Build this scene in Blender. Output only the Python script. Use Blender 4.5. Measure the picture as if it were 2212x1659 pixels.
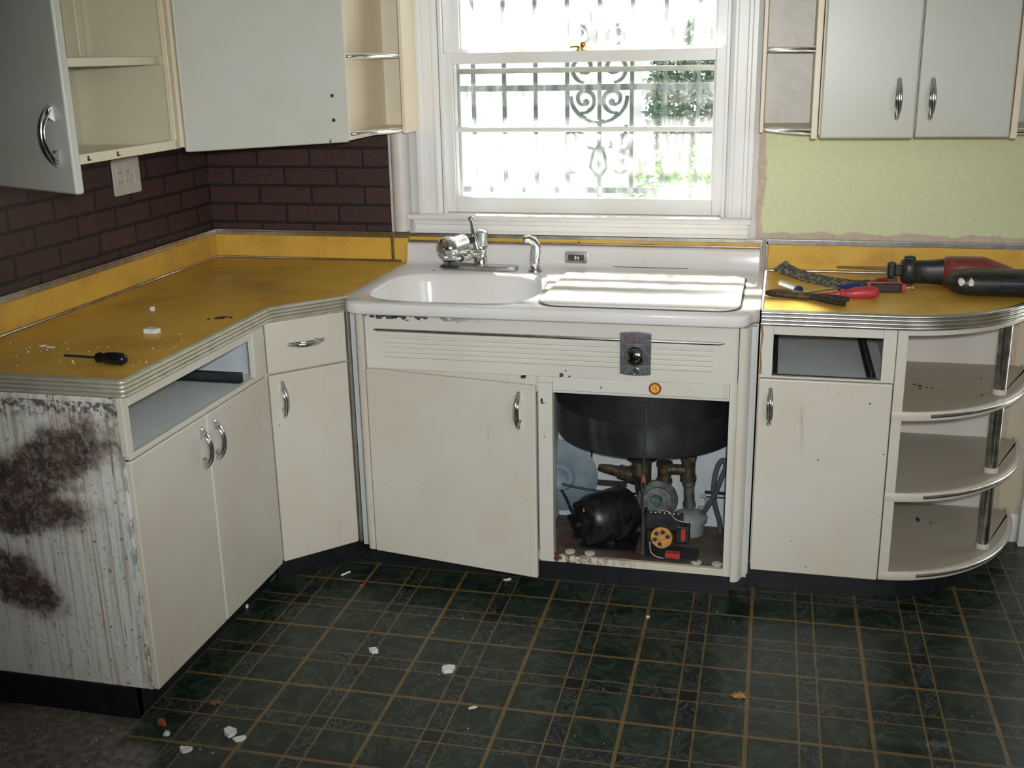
import bpy, bmesh, math, random
from math import sin, cos, pi, radians, sqrt, atan2
from mathutils import Vector, Matrix
random.seed(7)
S = bpy.context.scene
for o in list(bpy.data.objects): bpy.data.objects.remove(o)

# ---------------------------------------------------------------- camera
cam = bpy.data.cameras.new('camera'); cam.sensor_width = 36; cam.sensor_fit = 'HORIZONTAL'
cam.lens = 2376.4 / 2212 * 36; cam.clip_start = .02; cam.clip_end = 200
co = bpy.data.objects.new('camera', cam); S.collection.objects.link(co)
yaw, pitch, roll = .24093, .29267, -.01986
f = Vector((-sin(yaw) * cos(pitch), cos(yaw) * cos(pitch), -sin(pitch)))
r = Vector((cos(yaw), sin(yaw), 0)); u = r.cross(f)
r2 = r * cos(roll) + u * sin(roll); u2 = u * cos(roll) - r * sin(roll)
m = Matrix((r2, u2, -f)).transposed().to_4x4(); m.translation = Vector((2.09544, -3.80523, 1.65481))
co.matrix_world = m; S.camera = co

# ---------------------------------------------------------------- light, sky, exposure
S.view_settings.view_transform = 'Standard'; S.view_settings.look = 'None'
S.view_settings.gamma = 1; S.view_settings.use_curve_mapping = False
S.view_settings.exposure = 0.0
w = bpy.data.worlds.new('sky'); S.world = w; w.use_nodes = True
bg = w.node_tree.nodes['Background']; bg.inputs[0].default_value = (.80, .90, 1, 1); bg.inputs[1].default_value = 2.3
def sun(direction, strength, color):
    l = bpy.data.lights.new('sun', 'SUN'); l.energy = strength; l.color = color; l.angle = radians(3.4)
    o = bpy.data.objects.new('sun', l); S.collection.objects.link(o)
    o.rotation_euler = Vector(direction).to_track_quat('-Z', 'Y').to_euler(); o.location = (-1, 6, 7)
sun((.57, -1, -1.47), 62, (1, .97, .92))
def area(name, loc, target, sx, sy, power, color):
    l = bpy.data.lights.new(name, 'AREA'); l.shape = 'RECTANGLE'; l.size = sx; l.size_y = sy; l.energy = power; l.color = color
    o = bpy.data.objects.new(name, l); S.collection.objects.link(o); o.location = loc
    o.rotation_euler = (Vector(target) - Vector(loc)).to_track_quat('-Z', 'Y').to_euler()
area('room_window_light', (3.9, -4.4, 1.9), (1.5, -.6, .8), 1.3, 1.5, 24, (1, .98, .95))
# the camera's own flash, just above the lens; its beam fades toward the frame corners
fl_ = bpy.data.lights.new('camera_flash', 'SPOT'); fl_.energy = 245; fl_.color = (.975, 1, 1); fl_.spot_size = radians(69); fl_.spot_blend = .9; fl_.shadow_soft_size = .035
fo = bpy.data.objects.new('camera_flash', fl_); S.collection.objects.link(fo); fo.location = Vector((2.09544, -3.80523, 1.65481)) + u2 * .07 + r2 * .05
fo.rotation_euler = (Vector((1.42, -.5, .90)) - fo.location).to_track_quat('-Z', 'Y').to_euler()

# ---------------------------------------------------------------- materials
class NT:
    def __init__(s, name):
        s.m = bpy.data.materials.new(name); s.m.use_nodes = True; s.t = s.m.node_tree; s.n = s.t.nodes
        s.p = s.n['Principled BSDF']; s.out = s.n['Material Output']
        s._pos = None
    def link(s, a, b): s.t.links.new(a, b)
    def put(s, sock, v):
        if v is None: return
        if hasattr(v, 'is_output'): s.link(v, sock)
        elif isinstance(v, (tuple, list)):
            sock.default_value = (*v, 1) if len(sock.default_value) == 4 and len(v) == 3 else v
        else: sock.default_value = v
    @property
    def pos(s):
        if s._pos is None: s._pos = s.n.new('ShaderNodeNewGeometry').outputs['Position']
        return s._pos
    def xyz(s):
        x = s.n.new('ShaderNodeSeparateXYZ'); s.link(s.pos, x.inputs[0]); return x.outputs
    def vec(s, x, y, z):
        c = s.n.new('ShaderNodeCombineXYZ')
        for i, v in enumerate((x, y, z)): s.put(c.inputs[i], v)
        return c.outputs[0]
    def scaled(s, sc, rot=(0, 0, 0)):
        mp = s.n.new('ShaderNodeMapping'); s.link(s.pos, mp.inputs[0]); mp.inputs['Scale'].default_value = sc; mp.inputs['Rotation'].default_value = rot
        return mp.outputs[0]
    def M(s, op, a, b=None, c=None, clamp=False):
        k = s.n.new('ShaderNodeMath'); k.operation = op; k.use_clamp = clamp
        for i, v in enumerate((a, b, c)):
            if v is not None: s.put(k.inputs[i], v)
        return k.outputs[0]
    def noise(s, vec=None, scale=5, detail=4, rough=.5, dist=0, color=False):
        k = s.n.new('ShaderNodeTexNoise'); s.link(vec or s.pos, k.inputs['Vector'])
        k.inputs['Scale'].default_value = scale; k.inputs['Detail'].default_value = detail
        k.inputs['Roughness'].default_value = rough; k.inputs['Distortion'].default_value = dist
        return k.outputs['Color' if color else 'Fac']
    def vor(s, vec=None, scale=5, feature='F1', out='Distance'):
        k = s.n.new('ShaderNodeTexVoronoi'); k.feature = feature; s.link(vec or s.pos, k.inputs['Vector']); k.inputs['Scale'].default_value = scale
        return k.outputs[out]
    def ramp(s, v, a, b):
        k = s.n.new('ShaderNodeMapRange'); k.interpolation_type = 'SMOOTHSTEP'
        s.put(k.inputs['Value'], v); k.inputs['From Min'].default_value = a; k.inputs['From Max'].default_value = b
        return k.outputs[0]
    def mix(s, fac, a, b):
        k = s.n.new('ShaderNodeMix'); k.data_type = 'RGBA'
        s.put(k.inputs[0], fac); s.put(k.inputs[6], a); s.put(k.inputs[7], b); return k.outputs[2]
    def bump(s, h, strength=.3, dist=.01):
        k = s.n.new('ShaderNodeBump'); k.inputs['Strength'].default_value = strength; k.inputs['Distance'].default_value = dist
        s.link(h, k.inputs['Height']); s.link(k.outputs[0], s.p.inputs['Normal'])
    def set(s, col=None, rough=None, metal=None, spec=None, coat=None):
        s.put(s.p.inputs['Base Color'], col); s.put(s.p.inputs['Roughness'], rough); s.put(s.p.inputs['Metallic'], metal)
        s.put(s.p.inputs['Specular IOR Level'], spec)
        if coat is not None: s.p.inputs['Coat Weight'].default_value = coat; s.p.inputs['Coat Roughness'].default_value = .15
        return s.m
def simple(name, col, rough=.5, metal=0, var=.12, scale=18, spec=.5, bump=0, coat=None):
    t = NT(name); n = t.noise(scale=scale, detail=5)
    dark = tuple(c * (1 - var) for c in col); lite = tuple(min(1, c * (1 + var)) for c in col)
    c = t.mix(t.ramp(n, .3, .7), dark, lite)
    if bump: t.bump(n, bump, .002)
    return t.set(c, rough, metal, spec, coat)
def enamel(name, col, dirt=.5, rough=.32, drips=True, dirtcol=(.20, .12, .05)):
    """old painted steel: soft yellowing, tiny chips and specks, faint vertical drip marks"""
    t = NT(name)
    big = t.noise(scale=3.5, detail=3)
    c = t.mix(t.ramp(big, .3, .75), col, (col[0] * .95, col[1] * .92, col[2] * .84))
    if drips:
        dr = t.noise(t.scaled((38, 38, 2.2)), 1, 5, .6)
        dm = t.M('MULTIPLY', t.ramp(dr, .60, .78), t.ramp(t.noise(scale=4, detail=2), .42, .62))
        c = t.mix(t.M('MULTIPLY', dm, .38 * dirt), c, dirtcol)
    sp = t.noise(scale=95, detail=3, rough=.6); spm = t.M('MULTIPLY', t.ramp(sp, .70, .75), t.ramp(t.noise(scale=7), .42, .6))
    c = t.mix(t.M('MULTIPLY', spm, .75 * dirt, clamp=True), c, (.09, .05, .03))
    v = t.vor(scale=16); vm = t.ramp(v, .055, .03)
    vr = t.noise(scale=9, detail=1); c = t.mix(t.M('MULTIPLY', t.M('MULTIPLY', vm, t.ramp(vr, .55, .6)), .85 * dirt, clamp=True), c, (.06, .045, .035))
    t.bump(t.noise(scale=60, detail=2), .05, .001)
    return t.set(c, rough, 0, .4)
CREAM = enamel('cream_enamel', (.66, .63, .57), 1.0)
CREAM_UP = enamel('cream_enamel_wall_cabinet', (.56, .575, .525), .25, .33, drips=False)
BEIGE = enamel('beige_shelf_paint', (.80, .71, .55), .25, .38, drips=False)
FRAME = enamel('white_frame_enamel', (.68, .67, .61), .9, .35)
INNER = simple('yellowed_interior_paint', (.64, .61, .45), .25, var=.05, scale=4, bump=.05)
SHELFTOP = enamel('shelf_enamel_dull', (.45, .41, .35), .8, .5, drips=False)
SHELFBACK = enamel('shelf_back_enamel', (.62, .60, .57), .4, .45, drips=False)
PORC = enamel('porcelain', (.82, .81, .83), .35, .10, drips=False)
TRIMW = enamel('window_trim_paint', (.88, .88, .88), .4, .3, drips=True)
BLUEGREY = simple('blue_grey_panel', (.74, .83, .90), .28, var=.06, scale=6)
CHROME = simple('chrome', (.74, .76, .78), .11, 1, var=.05, scale=60)
DULLCHROME = simple('worn_chrome', (.50, .50, .49), .26, 1, var=.14, scale=30)
ALU = None
BLACK = simple('black_rubber', (.008, .009, .012), .45, var=.4, scale=25)
DARK = simple('dark_gap', (.012, .012, .013), .8)
STEELDARK = simple('dark_steel', (.05, .055, .065), .45, .6, var=.3, scale=30)
WHITEPLASTIC = simple('ivory_plastic', (.62, .60, .54), .35, var=.04)
LATEX = simple('caulk', (.7, .69, .66), .6, var=.06)
BRASS = simple('brass', (.55, .36, .12), .35, 1, var=.2, scale=80)
OLDBRASS = simple('grimy_brass', (.10, .075, .05), .55, .7, var=.45, scale=55, bump=.3)
MOTORBLK = simple('motor_black_paint', (.012, .012, .013), .38, 0, var=.5, scale=40, bump=.15)
CASTIRON = simple('cast_grey', (.11, .115, .115), .55, .4, var=.4, scale=45, bump=.3)
GREYBLUE = simple('grey_blue_paint', (.17, .23, .27), .5, 0, var=.15, scale=14)
GREYCUP = simple('grey_plastic', (.25, .28, .28), .45, var=.12)
HOSE = simple('grey_hose', (.07, .085, .095), .5, var=.2)
VERDI2 = simple('dull_verdigris', (.05, .12, .115), .6, .2, var=.8, scale=60, bump=.3)
VERDI = simple('verdigris', (.08, .35, .36), .7, var=.5, scale=80)
BAKEL = simple('orange_bakelite', (.52, .25, .06), .5, var=.3, scale=90)
RED = simple('red_plastic', (.45, .04, .045), .4, var=.15, scale=50)
DKRED = simple('dark_red_plastic', (.20, .038, .032), .4, var=.2, scale=60)
BLUE = simple('blue_plastic', (.015, .03, .13), .4, var=.2)
BLKRUB = simple('black_tool_grip', (.015, .017, .018), .42, var=.5, scale=70)
WHITEP = simple('white_chip', (.72, .71, .70), .8, var=.08, scale=90)
LEAFDRY = simple('dry_leaf_tan', (.42, .20, .07), .8, var=.35, scale=120)
TERRA = simple('terracotta_chip', (.28, .07, .03), .8, var=.35, scale=120)
WIRE = simple('pale_wire', (.55, .48, .32), .5)
YELLOWL = simple('yellow_label', (.75, .55, .03), .5, var=.05)
REDL = simple('red_label', (.42, .025, .02), .5, var=.05)
INK = simple('black_ink', (.01, .01, .01), .6)
LEAFG = None

def mk_alu():
    t = NT('ribbed_aluminium'); n = t.noise(scale=16, detail=4, rough=.6)
    c = t.mix(t.ramp(n, .4, .72), (.68, .67, .63), (.54, .52, .46)); return t.set(c, .27, .9)
ALU = mk_alu()
def mk_alu2():
    t = NT('ribbed_aluminium_grimy'); n = t.noise(scale=22, detail=4, rough=.6)
    c = t.mix(t.ramp(n, .38, .75), (.60, .58, .47), (.48, .45, .34)); return t.set(c, .40, .45)
ALUG = mk_alu2()
def mk_laminate():
    t = NT('yellow_laminate')
    fine = t.noise(scale=420, detail=3, rough=.7); big = t.noise(scale=5, detail=4, rough=.6)
    c = t.mix(t.ramp(fine, .35, .65), (.66, .395, .062), (.80, .505, .095))
    c = t.mix(t.M('MULTIPLY', t.ramp(big, .42, .72), .45), c, (.36, .17, .03))
    X, Y, Z = t.xyz()
    # plaster dust near the near end of the left counter and a dark ring mark
    def blob(cx, cy, rad):
        dx = t.M('SUBTRACT', X, cx); dy = t.M('SUBTRACT', Y, cy)
        return t.M('SQRT', t.M('ADD', t.M('MULTIPLY', dx, dx), t.M('MULTIPLY', dy, dy)))
    dust = t.M('MULTIPLY', t.ramp(blob(.30, -1.47, .3), .36, .05), t.ramp(t.noise(t.scaled((9, 30, 9)), 1, 6, .65, 1.0), .56, .72))
    c = t.mix(t.M('MULTIPLY', dust, .55), c, (.62, .58, .50))
    haze = t.M('MULTIPLY', t.ramp(blob(.33, -.55, .3), .42, .1), t.ramp(t.noise(scale=9, detail=5), .42, .7))
    c = t.mix(t.M('MULTIPLY', haze, .35), c, (.30, .22, .12))
    spk = t.ramp(t.noise(scale=170, detail=1), .755, .77)
    c = t.mix(t.M('MULTIPLY', spk, .8), c, (.75, .72, .65))
    return t.set(c, t.M('MULTIPLY_ADD', big, .2, .30), 0, .28)
LAM = mk_laminate()
def mk_floor():
    t = NT('green_marble_vinyl_tile')
    X, Y, Z = t.xyz(); T = .31; a = .0066
    xx = t.M('DIVIDE', t.M('ADD', t.M('SUBTRACT', X, .834), t.M('MULTIPLY', t.M('ADD', Y, .741), a)), T)
    yy = t.M('DIVIDE', t.M('SUBTRACT', t.M('ADD', Y, .741), t.M('MULTIPLY', t.M('SUBTRACT', X, .834), a)), -T)
    fx = t.M('FRACT', t.M('ADD', xx, 20)); fy = t.M('FRACT', t.M('ADD', yy, 20))
    def line(fr, c, hw):
        d = t.M('ABSOLUTE', t.M('SUBTRACT', fr, c)); return t.ramp(d, hw, hw * .35)
    def grout(fr):
        d0 = t.M('MINIMUM', fr, t.M('SUBTRACT', 1, fr))
        main = t.ramp(t.M('ABSOLUTE', t.M('SUBTRACT', d0, .0085)), .011, .004)
        l = t.M('MAXIMUM', line(fr, .42, .012), line(fr, .585, .012))
        return t.M('MAXIMUM', main, t.M('MULTIPLY', l, .85))
    def band(fr): return t.M('MULTIPLY', t.M('GREATER_THAN', fr, .42), t.M('LESS_THAN', fr, .585))
    bx, by = band(fx), band(fy)
    dist = t.noise(scale=5, detail=3, color=True)
    mv = t.n.new('ShaderNodeMix'); mv.data_type = 'VECTOR'; mv.inputs[0].default_value = .10
    t.link(t.pos, mv.inputs[4]); t.link(dist, mv.inputs[5]); wv = mv.outputs[1]
    v1 = t.ramp(t.M('ABSOLUTE', t.M('SUBTRACT', t.noise(wv, 9, 6, .62, 1.2), .5)), .05, 0)
    v2 = t.ramp(t.M('ABSOLUTE', t.M('SUBTRACT', t.noise(wv, 26, 5, .65, 1.6), .5)), .045, 0)
    cl = t.noise(scale=11, detail=4)
    base = t.mix(t.ramp(cl, .3, .72), (.0055, .0125, .0100), (.017, .028, .0205))
    c1 = t.mix(t.M('MULTIPLY', v1, .5), base, (.060, .082, .058))
    base2 = t.mix(t.ramp(cl, .35, .7), (.0045, .009, .009), (.012, .021, .017))
    c2 = t.mix(t.M('MULTIPLY', v2, .75), base2, (.085, .105, .088))
    anyb = t.M('MAXIMUM', bx, by); both = t.M('MULTIPLY', bx, by)
    c = t.mix(anyb, c1, c2)
    c = t.mix(t.M('MULTIPLY', both, .9), c, (.007, .007, .008))
    g = t.M('MAXIMUM', grout(fx), grout(fy))
    wear = t.ramp(t.noise(scale=14, detail=4), .25, .6)
    c = t.mix(t.M('MULTIPLY', g, t.M('MULTIPLY_ADD', wear, .35, .60)), c, (.19, .12, .040))
    # torn bare patch next to the left cabinet end
    dx = t.M('SUBTRACT', X, .28); dy = t.M('MULTIPLY', t.M('SUBTRACT', Y, -2.02), .95)
    rr = t.M('ADD', t.M('SQRT', t.M('ADD', t.M('MULTIPLY', dx, dx), t.M('MULTIPLY', dy, dy))), t.M('MULTIPLY', t.noise(scale=7, detail=4), .28))
    patch = t.ramp(rr, .62, .52)
    grit = t.mix(t.ramp(t.noise(scale=38, detail=6, rough=.7), .35, .7), (.10, .09, .08), (.26, .235, .20))
    c = t.mix(patch, c, grit)
    dustm = t.M('MULTIPLY', t.ramp(t.noise(scale=3, detail=5, rough=.65), .50, .75), .08)
    c = t.mix(dustm, c, (.07, .06, .05))
    spk = t.ramp(t.noise(scale=150, detail=1), .775, .785); c = t.mix(t.M('MULTIPLY', spk, .6), c, (.5, .48, .42))
    t.bump(t.M('SUBTRACT', 1, g), .25, .001)
    return t.set(c, t.M('ADD', t.M('MULTIPLY_ADD', cl, .2, .26), t.M('MULTIPLY', patch, .3)), 0, .38)
FLOOR = mk_floor()
def mk_brick(name, axis):
    t = NT(name); X, Y, Z = t.xyz(); h = X if axis == 'x' else Y
    w1 = t.M('MULTIPLY', t.M('SUBTRACT', t.noise(scale=22, detail=4), .5), .009); w2 = t.M('MULTIPLY', t.M('SUBTRACT', t.noise(t.scaled((31, 29, 27)), 1, 4), .5), .009)
    v = t.vec(t.M('ADD', t.M('ADD', h, w1), -.516 - .10375 + .2075 * 20), t.M('ADD', t.M('ADD', Z, w2), -1.062 + .0682 * 40), 0)
    b = t.n.new('ShaderNodeTexBrick'); t.link(v, b.inputs['Vector'])
    b.offset = .5; b.inputs['Scale'].default_value = 1; b.inputs['Mortar Size'].default_value = .0062; b.inputs['Mortar Smooth'].default_value = .25
    b.inputs['Brick Width'].default_value = .2075; b.inputs['Row Height'].default_value = .0682; b.inputs['Bias'].default_value = 0
    b.inputs['Color1'].default_value = (.062, .034, .031, 1); b.inputs['Color2'].default_value = (.078, .041, .037, 1); b.inputs['Mortar'].default_value = (.013, .014, .019, 1)
    n = t.noise(scale=45, detail=6, rough=.7)
    c = t.mix(t.M('MULTIPLY', t.ramp(n, .35, .7), .45), b.outputs['Color'], (.03, .014, .014))
    t.bump(t.M('SUBTRACT', 1, b.outputs['Fac']), .3, .002)
    return t.set(c, .5, 0, .4)
BRICKX = mk_brick('brick_wallpaper_back', 'x'); BRICKY = mk_brick('brick_wallpaper_left', 'y')
def mk_plaster():
    t = NT('yellow_green_wall_paint'); X, Y, Z = t.xyz()
    wob = t.M('MULTIPLY', t.M('SUBTRACT', t.noise(scale=11, detail=4), .5), .05)
    fine = t.noise(scale=60, detail=4)
    yel = t.mix(t.ramp(fine, .3, .7), (.65, .69, .42), (.69, .73, .45))
    tan = t.mix(t.ramp(fine, .3, .7), (.52, .41, .32), (.60, .49, .38))
    xm = t.ramp(t.M('ADD', X, wob), 2.040, 2.048); zlo = t.ramp(t.M('ADD', Z, wob), 1.052, 1.058)
    sx = t.M('MAXIMUM', t.ramp(t.M('ADD', Z, wob), 1.385, 1.375), t.ramp(X, 2.6, 2.61))
    c = t.mix(t.M('MULTIPLY', t.M('MULTIPLY', xm, zlo), t.ramp(t.M('ADD', Z, t.M('MULTIPLY', wob, .5)), 1.392, 1.384)), tan, yel)
    c = t.mix(t.ramp(t.M('ADD', X, t.M('MULTIPLY', wob, .3)), 2.022, 2.016), c, (.70, .68, .68))
    low = t.M('MULTIPLY', t.ramp(X, 2.88, 2.885), t.ramp(Z, 1.0, .98)); c = t.mix(low, c, (.62, .54, .42))
    t.bump(fine, .15, .001)
    return t.set(c, .55, 0, .3)
PLASTER = mk_plaster()
def mk_stained():
    """end panel of the left base cabinet: rust runs and two furry brown growths"""
    t = NT('rust_stained_panel'); X, Y, Z = t.xyz()
    n1 = t.noise(t.scaled((85, 85, 1.8)), 1, 6, .65, .3); n2 = t.noise(t.scaled((130, 130, 5)), 1, 5, .7)
    spl = t.noise(scale=75, detail=4, rough=.75)
    base = t.mix(t.ramp(t.noise(scale=4), .3, .7), (.72, .75, .73), (.80, .81, .73))
    right = t.ramp(X, .10, .42)
    runs = t.M('MULTIPLY', t.ramp(n1, .47, .66), t.M('MULTIPLY_ADD', right, .55, .35))
    c = t.mix(t.M('MULTIPLY', runs, .75), base, (.36, .25, .12))
    c = t.mix(t.M('MULTIPLY', t.ramp(n2, .56, .70), t.M('MULTIPLY', t.ramp(t.noise(scale=9, detail=3), .40, .62), .8)), c, (.10, .05, .025))
    c = t.mix(t.M('MULTIPLY', t.ramp(spl, .60, .66), t.M('MULTIPLY_ADD', right, .6, .3)), c, (.07, .035, .025))
    topdirt = t.M('MULTIPLY', t.ramp(t.M('ADD', Z, t.M('MULTIPLY', n2, .10)), .865, .90), t.ramp(t.M('ADD', Z, 0), .872, .868))
    c = t.mix(t.M('MULTIPLY', t.M('MULTIPLY', topdirt, t.ramp(t.noise(scale=60, detail=5, rough=.7), .42, .56)), .85), c, (.06, .03, .022))
    edge = t.M('MULTIPLY', t.ramp(X, .55, .592), t.ramp(t.noise(t.scaled((60, 60, 22)), 1, 5, .75), .44, .56))
    c = t.mix(t.M('MULTIPLY', edge, .8), c, (.03, .028, .035))
    wn = t.M('SUBTRACT', t.noise(scale=10, detail=7, rough=.72), .5)
    def blob(cx, cz, ax, az, rot):
        dx = t.M('SUBTRACT', X, cx); dz = t.M('SUBTRACT', Z, cz)
        a = t.M('ADD', t.M('MULTIPLY', dx, cos(rot)), t.M('MULTIPLY', dz, sin(rot))); b = t.M('SUBTRACT', t.M('MULTIPLY', dz, cos(rot)), t.M('MULTIPLY', dx, sin(rot)))
        a = t.M('DIVIDE', a, ax); b = t.M('DIVIDE', b, az)
        return t.M('ADD', t.M('SQRT', t.M('ADD', t.M('MULTIPLY', a, a), t.M('MULTIPLY', b, b))), t.M('MULTIPLY', wn, 1.7))
    d = t.M('MINIMUM', blob(.40, .725, .20, .075, .35), blob(.235, .36, .13, .085, -.55))
    d = t.M('MINIMUM', d, blob(.20, .61, .25, .105, .30)); d = t.M('MINIMUM', d, blob(.30, .56, .20, .06, .1))
    tone = t.noise(scale=24, detail=6, rough=.7)
    halo = t.ramp(d, 1.25, .75); core = t.ramp(d, .98, .60)
    c = t.mix(t.M('MULTIPLY', halo, .55), c, (.26, .18, .11))
    grain = t.M('MULTIPLY_ADD', t.ramp(t.noise(scale=48, detail=6, rough=.8), .40, .54), .40, .58); c = t.mix(t.M('MULTIPLY', core, grain), c, t.mix(t.ramp(tone, .38, .66), (.020, .011, .011), (.10, .062, .046)))
    t.bump(t.M('ADD', t.M('MULTIPLY', core, tone), t.M('MULTIPLY', spl, .2)), .8, .008)
    return t.set(c, t.M('MULTIPLY_ADD', core, .4, .4), 0, .4)
STAINED = mk_stained()
def mk_rustfloor():
    t = NT('rusty_cabinet_floor'); n = t.noise(scale=8, detail=6, rough=.65)
    c = t.mix(t.ramp(n, .38, .62), (.135, .125, .10), (.085, .040, .025)); n2 = t.noise(scale=60, detail=3)
    c = t.mix(t.M('MULTIPLY', t.ramp(n2, .62, .7), .6), c, (.03, .02, .02)); return t.set(c, .6, 0, .3)
RUSTF = mk_rustfloor()
def mk_rustrail():
    t = NT('chipped_rusty_rail_paint'); X, Y, Z = t.xyz()
    n = t.noise(t.scaled((45, 45, 20)), 1, 6, .7); mm = t.M('MULTIPLY', t.ramp(n, .47, .56), t.ramp(X, 1.80, 1.45))
    c = t.mix(mm, (.66, .62, .50), (.10, .03, .02)); return t.set(c, .5)
RUSTR = mk_rustrail()
def mk_fascia():
    t = NT('chipped_fascia_enamel'); X, Y, Z = t.xyz()
    n = t.noise(t.scaled((34, 34, 60)), 1, 5, .6); edge = t.ramp(t.M('ADD', Z, t.M('MULTIPLY', t.M('SUBTRACT', n, .5), .085)), .878, .880)
    mm = t.M('MULTIPLY', edge, t.ramp(X, 1.30, .98)); c = t.mix(t.ramp(t.noise(scale=4), .3, .7), (.66, .63, .57), (.70, .67, .60))
    sp = t.ramp(t.noise(scale=85, detail=3, rough=.6), .72, .76); c = t.mix(t.M('MULTIPLY', sp, .6), c, (.14, .09, .05))
    c = t.mix(mm, c, (.025, .018, .02)); return t.set(c, .33)
FASCIA = mk_fascia()
def mk_glass():
    """dusty window glass: clear, a thin reflection, and a dirt film, denser where sunlit haze is painted in"""
    t = NT('dusty_window_glass'); n = t.n; t.n.remove(t.p)
    tr = n.new('ShaderNodeBsdfTransparent'); tr.inputs[0].default_value = (.96, .98, .97, 1)
    gl = n.new('ShaderNodeBsdfGlossy'); gl.inputs['Roughness'].default_value = .02
    tl = n.new('ShaderNodeBsdfTranslucent'); tl.inputs[0].default_value = (.9, .9, .88, 1)
    fr = n.new('ShaderNodeFresnel'); fr.inputs[0].default_value = 1.45
    m1 = n.new('ShaderNodeMixShader'); t.link(t.M('MULTIPLY', fr.outputs[0], .7), m1.inputs[0]); t.link(tr.outputs[0], m1.inputs[1]); t.link(gl.outputs[0], m1.inputs[2])
    m2 = n.new('ShaderNodeMixShader'); d = t.noise(t.scaled((60, 60, 12)), 1, 5, .7)
    X, Y, Z = t.xyz(); low = t.M('MAXIMUM', t.ramp(Z, 1.50, 1.36), t.ramp(Z, 1.60, 1.64)); t.link(t.M('MULTIPLY', t.M('MULTIPLY_ADD', t.ramp(d, .35, .75), .10, .03), t.M('MULTIPLY_ADD', low, 1.15, .30)), m2.inputs[0]); t.link(m1.outputs[0], m2.inputs[1]); t.link(tl.outputs[0], m2.inputs[2])  # film thickened by height to paint in the sun's haze
    t.link(m2.outputs[0], t.out.inputs[0]); return t.m
GLASS = mk_glass()
def mk_leaf(name, c1, c2):
    t = NT(name); n = t.noise(scale=12, detail=3); c = t.mix(t.ramp(n, .3, .7), c1, c2)
    t.p.inputs['Transmission Weight'].default_value = 0; return t.set(c, .35, 0, .5)
LEAFG = mk_leaf('bright_green_leaf', (.06, .15, .03), (.16, .26, .06)); LEAFD = mk_leaf('dark_green_leaf', (.015, .045, .018), (.035, .085, .03))
CONC = simple('pale_concrete', (.17, .17, .165), .9, var=.12, scale=3); PICKET = simple('white_picket_paint', (.46, .46, .46), .6, var=.08, scale=5)
IRON = simple('dark_iron_paint', (.035, .05, .045), .5, var=.3, scale=40)
CEIL = simple('ceiling_paint', (.74, .73, .69), .8, var=.03, scale=2); WALLP = simple('cream_room_wall', (.55, .50, .40), .7, var=.04, scale=2)

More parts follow.
